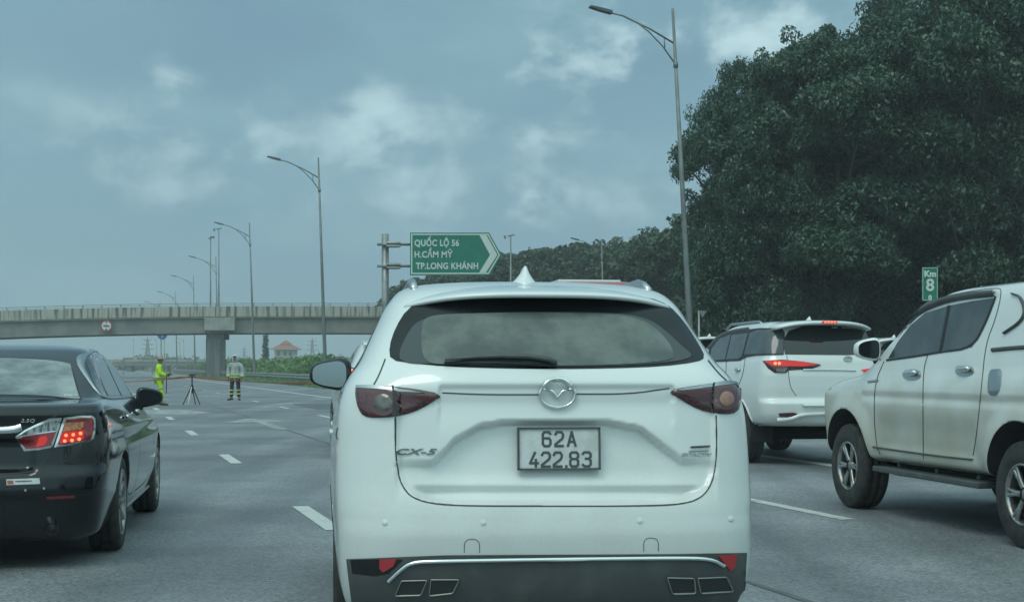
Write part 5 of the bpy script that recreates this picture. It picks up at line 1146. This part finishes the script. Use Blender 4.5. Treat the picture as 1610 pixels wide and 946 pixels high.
def person(name, loc, rz, J, lab, top, legs, shoe, hood=None, hat=None, gloves=None):
    """J: joints in metres, x right, y forward of the figure, z up"""
    rt_body = None
    names = ['pelvis', 'waist', 'chest', 'neck', 'headc', 'headt', 'sl', 'el', 'wl', 'sr', 'er', 'wr', 'hl', 'kl', 'al', 'hr', 'kr', 'ar', 'tl', 'tr', 'handl', 'handr']
    V = [J[n] for n in names]; id_ = {n: i for i, n in enumerate(names)}
    rad = {'pelvis': (.135, .10), 'waist': (.12, .09), 'chest': (.145, .10), 'neck': .055, 'headc': (.075, .095), 'headt': (.07, .085), 'sl': .065, 'el': .045, 'wl': .03, 'sr': .065, 'er': .045, 'wr': .03, 'hl': .085, 'kl': .058, 'al': .04, 'hr': .085, 'kr': .058, 'ar': .04, 'tl': .04, 'tr': .04, 'handl': (.035, .018), 'handr': (.035, .018)}
    E_ = [('pelvis', 'waist'), ('waist', 'chest'), ('chest', 'neck'), ('neck', 'headc'), ('headc', 'headt'), ('chest', 'sl'), ('sl', 'el'), ('el', 'wl'), ('chest', 'sr'), ('sr', 'er'), ('er', 'wr'), ('pelvis', 'hl'), ('hl', 'kl'), ('kl', 'al'), ('pelvis', 'hr'), ('hr', 'kr'), ('kr', 'ar'), ('al', 'tl'), ('ar', 'tr'), ('wl', 'handl'), ('wr', 'handr')]
    V = [Vector(v) for v in V]; rads = [rad[n] for n in names]; EE = [(id_[a], id_[b]) for a, b in E_]
    for w_, h_, e_ in (('wl', 'handl', 'el'), ('wr', 'handr', 'er')):   # fingers and thumb
        hpos = Vector(J[h_]); d = (hpos - Vector(J[w_])).normalized(); side = d.cross(Vector((0, 0, 1)) if abs(d.z) < .8 else Vector((0, 1, 0))).normalized()
        for k, l in ((-1.5, .06), (-.5, .075), (.5, .07), (1.5, .055)):
            i = len(V); V += [hpos + side * .013 * k + d * .03, hpos + side * .015 * k + d * (.03 + l * .6), hpos + side * .014 * k + d * (.03 + l) + d.cross(side) * .02]; rads += [.009, .008, .007]; EE += [(id_[h_], i), (i, i + 1), (i + 1, i + 2)]
        i = len(V); V += [hpos + side * .04 - d * .01, hpos + side * .055 + d * .025]; rads += [.010, .008]; EE += [(id_[h_], i), (i, i + 1)]
    body = skinned(name, V, rads, EE, M['skin'], None); body.location = loc; body.rotation_euler = (0, 0, rz); tag(body, lab, 'person')
    hc = Vector(J['headc']); fw = Vector((0, 1, 0))
    b = MB(); b.tube([hc + Vector((0, .09, .0)), hc + Vector((0, .115, -.025)), hc + Vector((0, .095, -.035))], [.008, .014, .012], 8); b.build('nose', M['skin'], body, True)
    for s_ in (-1, 1):
        blob('eye', hc + Vector((s_ * .032, .086, .012)), (.026, .014, .014), M['hair'], body, 2, 10, 6); blob('ear', hc + Vector((s_ * .082, 0, -.005)), (.02, .04, .06), M['skin'], body, 2, 10, 6)
    blob('mouth', hc + Vector((0, .086, -.055)), (.045, .014, .012), mat('lips', (.2, .08, .07), .6), body, 2, 10, 6)
    blob('hair', hc + Vector((0, -.018, .045)), (.18, .20, .15), M['hair'], body, 2.2, 16, 10)
    jn = ['waist', 'chest', 'neck', 'sl', 'el', 'wl', 'sr', 'er', 'wr', 'pelvis', 'hem']
    JJ = dict(J); JJ['hem'] = Vector(J['pelvis']) + Vector((0, 0, -.10 if hood is None else -.22)); JJ['neck'] = Vector(J['neck']) + Vector((0, 0, -.05))
    for w_, e_ in (('wl', 'el'), ('wr', 'er')): JJ[w_] = Vector(J[w_]) * .95 + Vector(J[e_]) * .05
    ii = {n: i for i, n in enumerate(jn)}; g = .022 if hood is None else .05
    inner = skinned('jacket', [JJ[n] for n in jn], [(.14 + g, .11 + g), (.165 + g, .115 + g), .07 + g * .5, .08 + g * .6, .062 + g * .6, .05 + g * .5, .08 + g * .6, .062 + g * .6, .05 + g * .5, (.16 + g, .12 + g), (.175 + g, .13 + g)],
                    [(ii[a], ii[b]) for a, b in (('waist', 'chest'), ('chest', 'neck'), ('chest', 'sl'), ('sl', 'el'), ('el', 'wl'), ('chest', 'sr'), ('sr', 'er'), ('er', 'wr'), ('pelvis', 'waist'), ('pelvis', 'hem'))], top, body)
    if hood is not None:
        skinned('uniform_shirt', [JJ[n] for n in jn[:-1]], [(.145, .11), (.165, .115), .065, .078, .058, .045, .078, .058, .045, (.155, .12)],
                [(ii[a], ii[b]) for a, b in (('waist', 'chest'), ('chest', 'neck'), ('chest', 'sl'), ('sl', 'el'), ('el', 'wl'), ('chest', 'sr'), ('sr', 'er'), ('er', 'wr'), ('pelvis', 'waist'))], M['shirt'], body)
    ln = ['pelvis', 'hl', 'kl', 'al', 'hr', 'kr', 'ar']; li = {n: i for i, n in enumerate(ln)}; LJ = dict(J)
    skinned('trousers', [LJ[n] for n in ln], [(.155, .12), .105, .078, .07, .105, .078, .07], [(li[a], li[b]) for a, b in (('pelvis', 'hl'), ('hl', 'kl'), ('kl', 'al'), ('pelvis', 'hr'), ('hr', 'kr'), ('kr', 'ar'))], legs, body)
    for a_, t_ in (('al', 'tl'), ('ar', 'tr')):
        A_, T_ = Vector(J[a_]), Vector(J[t_]); A_.z = .055; T_ = Vector((T_.x, T_.y, .035)); hd = A_ + (A_ - T_).normalized() * .06; hd.z = .045
        b = MB(); b.tube([hd, A_ + Vector((0, 0, .01)), (A_ + T_) / 2, T_, T_ + (T_ - A_).normalized() * .05], [.035, .05, .048, .042, .02], 10, flat=.8); b.build('shoe', shoe, body, True)
    return body
def bandring(name, body, a, b_, t, r, m, w=.045):
    a, b_ = Vector(a), Vector(b_); c_ = a + (b_ - a) * t; d = (b_ - a).normalized(); q = MB(); q.tube([c_ - d * w / 2, c_ + d * w / 2], r, 16); q.build(name, m, body, True)
J1 = dict(pelvis=(0, 0, .86), waist=(0, .01, 1.0), chest=(0, 0, 1.20), neck=(0, .02, 1.37), headc=(0, .05, 1.47), headt=(0, .04, 1.54), sl=(-.18, 0, 1.28), el=(-.22, .06, 1.02), wl=(-.14, .30, 1.0), handl=(-.11, .36, 1.0), sr=(.18, 0, 1.28), er=(.22, .05, 1.02), wr=(.16, .26, .97), handr=(.13, .33, .98),
          hl=(-.09, 0, .80), kl=(-.10, .06, .46), al=(-.10, -.02, .10), tl=(-.11, .13, .04), hr=(.09, 0, .80), kr=(.10, .10, .46), ar=(.10, .10, .10), tr=(.12, .26, .04))
p1 = person('person', ((250 - 805) / FOC * 48.2, 48.2, 0), R(-80), J1, 'person in yellow hi-vis suit and beige hat holding a thin stick', M['hivis'], M['hivis'], M['shoe'])
p1.scale = (1, 1, 1.02)
b = MB(); b.lathe([(0.0, 1.60), (.07, 1.595), (.095, 1.56), (.10, 1.525), (.17, 1.505), (.172, 1.498), (.09, 1.51), (0, 1.52)], 24, 'z', (0, .04, 0)); b.build('hat', M['hat'], p1, True)
bandring('reflective_band', p1, J1['pelvis'], J1['waist'], .3, .205, M['band'])
for (a, c) in (('hl', 'kl'), ('hr', 'kr')): bandring('reflective_band', p1, J1[a], J1[c], .7, .098, M['band'])
for (a, c) in (('kl', 'al'), ('kr', 'ar')): bandring('reflective_band', p1, J1[a], J1[c], .45, .093, M['band'])
for (a, c) in (('wl', 'handl'), ('wr', 'handr')): blob('glove', (Vector(J1[a]) * .3 + Vector(J1[c]) * .7), (.09, .12, .08), M['glove'], p1, 2.2, 12, 8)
sk_ = MB(); o_ = P(261, 590, 48.2); sk_.tube([P(262, 586, 48.1), P(261.5, 618, 48.1)], .016, 8); so_ = sk_.build('stick', M['bark']); tag(so_, 'thin upright stick held by the worker in yellow', 'stick')
J2 = dict(pelvis=(0, 0, .93), waist=(0, 0, 1.08), chest=(0, 0, 1.28), neck=(0, .02, 1.46), headc=(0, .04, 1.57), headt=(0, .03, 1.65), sl=(-.20, 0, 1.36), el=(-.27, -.02, 1.10), wl=(-.27, .08, .87), handl=(-.26, .10, .79), sr=(.20, 0, 1.36), er=(.27, -.03, 1.10), wr=(.25, .07, .87), handr=(.24, .09, .80),
          hl=(-.10, 0, .88), kl=(-.12, .02, .50), al=(-.14, 0, .10), tl=(-.20, .16, .04), hr=(.10, 0, .88), kr=(.13, .02, .50), ar=(.15, 0, .10), tr=(.24, .14, .04))
p2 = person('person', ((370 - 805) / FOC * 55.4, 55.4, 0), R(178), J2, 'person in a clear hooded raincoat and dark trousers with yellow bands', M['coat'], M['trousers'], M['shoe'], hood=1)
hd = blob('hood', (0, .0, 1.575), (.27, .24, .34), mat('raincoat_hood', (.55, .62, .64), .3, alpha=.75), p2, 2.2, 20, 14)
blob('face', (0, .108, 1.575), (.13, .05, .19), M['skin'], hd, 2.2, 14, 10); blob('fringe', (0, .11, 1.645), (.14, .055, .07), M['hair'], hd, 2.2, 14, 8)
bandring('yellow_band', p2, J2['pelvis'], J2['waist'], -.35, .232, M['yband'], .05); bandring('yellow_band', p2, J2['pelvis'], J2['waist'], .25, .222, M['yband'], .05)
for (a, c) in (('kl', 'al'), ('kr', 'ar')):
    for t in (.28, .62): bandring('yellow_band', p2, J2[a], J2[c], t, .088, M['yband'], .05)
for (a, c) in (('el', 'wl'), ('er', 'wr')): bandring('yellow_band', p2, J2[a], J2[c], .85, .085, M['yband'], .06)
b = MB(); b.box((0, .178, 1.13), (.045, .02, .46)); bevel(b.build('front_strip', M['yband'], p2), .008)
# ---------------------------------------------------------------- cars that only just show
def small_suv(nm, loc, yaw, label, paint, glow, sc=(1, 1, 1)):
    c = car_body(nm, loc, yaw, Kx, paint, NR=60, n1=30, n2=40, n3=12, barrel=.05, nexp=(3, 2.8), arches=((.95, .37, .40), (3.65, .37, .40))); tag(c.root, label, 'car', 'cars stopped in the queue')
    patch(c, 'rear_window', [(-.62, 1.34), (.62, 1.34), (.52, 1.58), (-.52, 1.58)], M['tint'], mode='b', smooth=1, step=.07)
    for s_ in (-1, 1):
        t = patch(c, 'tail_light', [(s_ * .48, 1.17), (s_ * .80, 1.29), (s_ * .84, 1.12), (s_ * .7, 1.05)], M['red'], off=.01, mode='b', step=.05); patch(c, 'lit_bulb', [(s_ * .68, 1.20), (s_ * .79, 1.26), (s_ * .82, 1.14), (s_ * .70, 1.12)], M['redglow'] if not glow else M['redled'], off=.016, mode='b', step=.04, parent=t)
        for md in ('l' if s_ < 0 else 'r',):
            for pg in ([(1.0, 1.17), (.85, 1.45), (1.9, 1.54), (1.95, 1.13)], [(2.05, 1.12), (2.02, 1.53), (2.4, 1.46), (3.05, 1.13)]): patch(c, 'side_window', pg, M['tint'], mode=md, smooth=1, step=.08)
        for yy_ in (.95, 3.65): wheel(c, s_ * .905, yy_, .365, .225, .235, 5, 1)
        blob('door_mirror', (s_ * 1.0, 2.95, 1.14), (.22, .13, .15), M['plastic_g'], c.root, 3)
    b = MB(); b.prism([(.60, 1.665), (.30, 1.625), (.28, 1.60), (.34, 1.585), (.6, 1.61)], -.62, .62, 'x'); bevel(b.build('spoiler', paint, c.root), .012, 2)
    np_ = patch(c, 'licence_plate', [(-.165, .86), (.165, .86), (.165, 1.02), (-.165, 1.02)], M['plate'], off=.012, mode='b', thick=.02, step=.06)
    patch(c, 'bumper_cladding', [(-.85, .3), (.85, .3), (.88, .52), (-.88, .52)], M['plastic'], off=.006, mode='b', step=.08); return c
small_suv('white_suv', (-1.45, 20.6, 0), R(10), 'white SUV mostly hidden behind the left side of the SUV ahead, red lamp showing', M['white2'], True)
f2 = copy_tree(fo.root); f2.location = (4.2, 29.5, 0); tag(f2, 'white car roof just showing left of the off-roader, half hidden')
f3 = copy_tree(fo.root); f3.location = (8.3, 30.5, 0); tag(f3, 'white car peeking out between the off-roader and the pickup mirror')
# red minibus over the SUV roof
Kb = [(.40, .1, .35, 5.1, .80, .12, .3), (.5, .02, .45, 5.25, .90, .12, .3), (.9, 0, .9, 5.3, .96, .13, .3), (1.4, .0, 1.3, 5.2, .97, .13, .3), (1.5, .01, 1.5, 5.0, .965, .13, .3), (2.6, .10, 2.5, 4.5, .90, .14, .3), (2.9, .18, 2.85, 4.2, .86, .16, .3), (3.02, .3, 3.0, 4.0, .78, .2, .3), (3.07, .6, 3.06, 3.7, .4, .2, .2), (3.08, 1, 3.08, 3.4, .1, .1, .1)]
M['redpaint'] = dirt_paint('red_paint', (.36, .035, .03), (.3, .2, .15), .5, 1.2, .4)
bus = car_body('red_minibus', (1.82, 29.2, 0), R(9), Kb, M['redpaint'], NR=60, n1=30, n2=50, n3=14, barrel=.01, nexp=(5, 4), arches=((1.0, .38, .42), (4.3, .38, .42))); tag(bus.root, 'red high vehicle with a pale roof just showing above the white SUV ahead', 'minibus', None)
patch(bus, 'rear_window', [(-.7, 1.6), (.7, 1.6), (.66, 2.4), (-.66, 2.4)], M['tint'], mode='b', smooth=1, step=.1)
for s_ in (-1, 1):
    patch(bus, 'tail_light', [(s_ * .72, 1.0), (s_ * .9, 1.0), (s_ * .9, 1.4), (s_ * .74, 1.4)], M['red'], off=.01, mode='b', step=.08)
    for k in range(3): patch(bus, 'side_window', [(.5 + k * 1.2, 1.6), (1.5 + k * 1.2, 1.6), (1.5 + k * 1.2, 2.4), (.5 + k * 1.2, 2.4)], M['tint'], mode='l' if s_ < 0 else 'r', smooth=1, step=.12)
    for yy_ in (1.0, 4.3): wheel(bus, s_ * .94, yy_, .37, .22, .22, 6, 0)
b = MB(); b.box((0, .16, .45), (1.8, .14, .2)); bevel(b.build('bumper', M['plastic'], bus.root), .02)
bus.root.scale = (1, 1, .985)
b = MB(); b.box((-.18, 2.1, 3.045), (1.3, 3.3, .09)); bevel(b.build('roof_panel', M['white2'], bus.root), .02, 2)
# ---------------------------------------------------------------- humid air
b = MB(); b.box((0, 645, 15), (2020, 1530, 32)); hz_ = b.build('haze', None); hz_['kind'] = 'stuff'
hm = bpy.data.materials.new('haze_air'); hm.use_nodes = True; t = hm.node_tree
for n_ in list(t.nodes):
    if n_.type == 'BSDF_PRINCIPLED': t.nodes.remove(n_)
v_ = t.nodes.new('ShaderNodeVolumePrincipled'); v_.inputs['Color'].default_value = (.93, .985, 1, 1); v_.inputs['Density'].default_value = .0010; v_.inputs['Anisotropy'].default_value = .0
t.links.new(v_.outputs[0], t.nodes['Material Output'].inputs['Volume']); hz_.data.materials.append(hm)
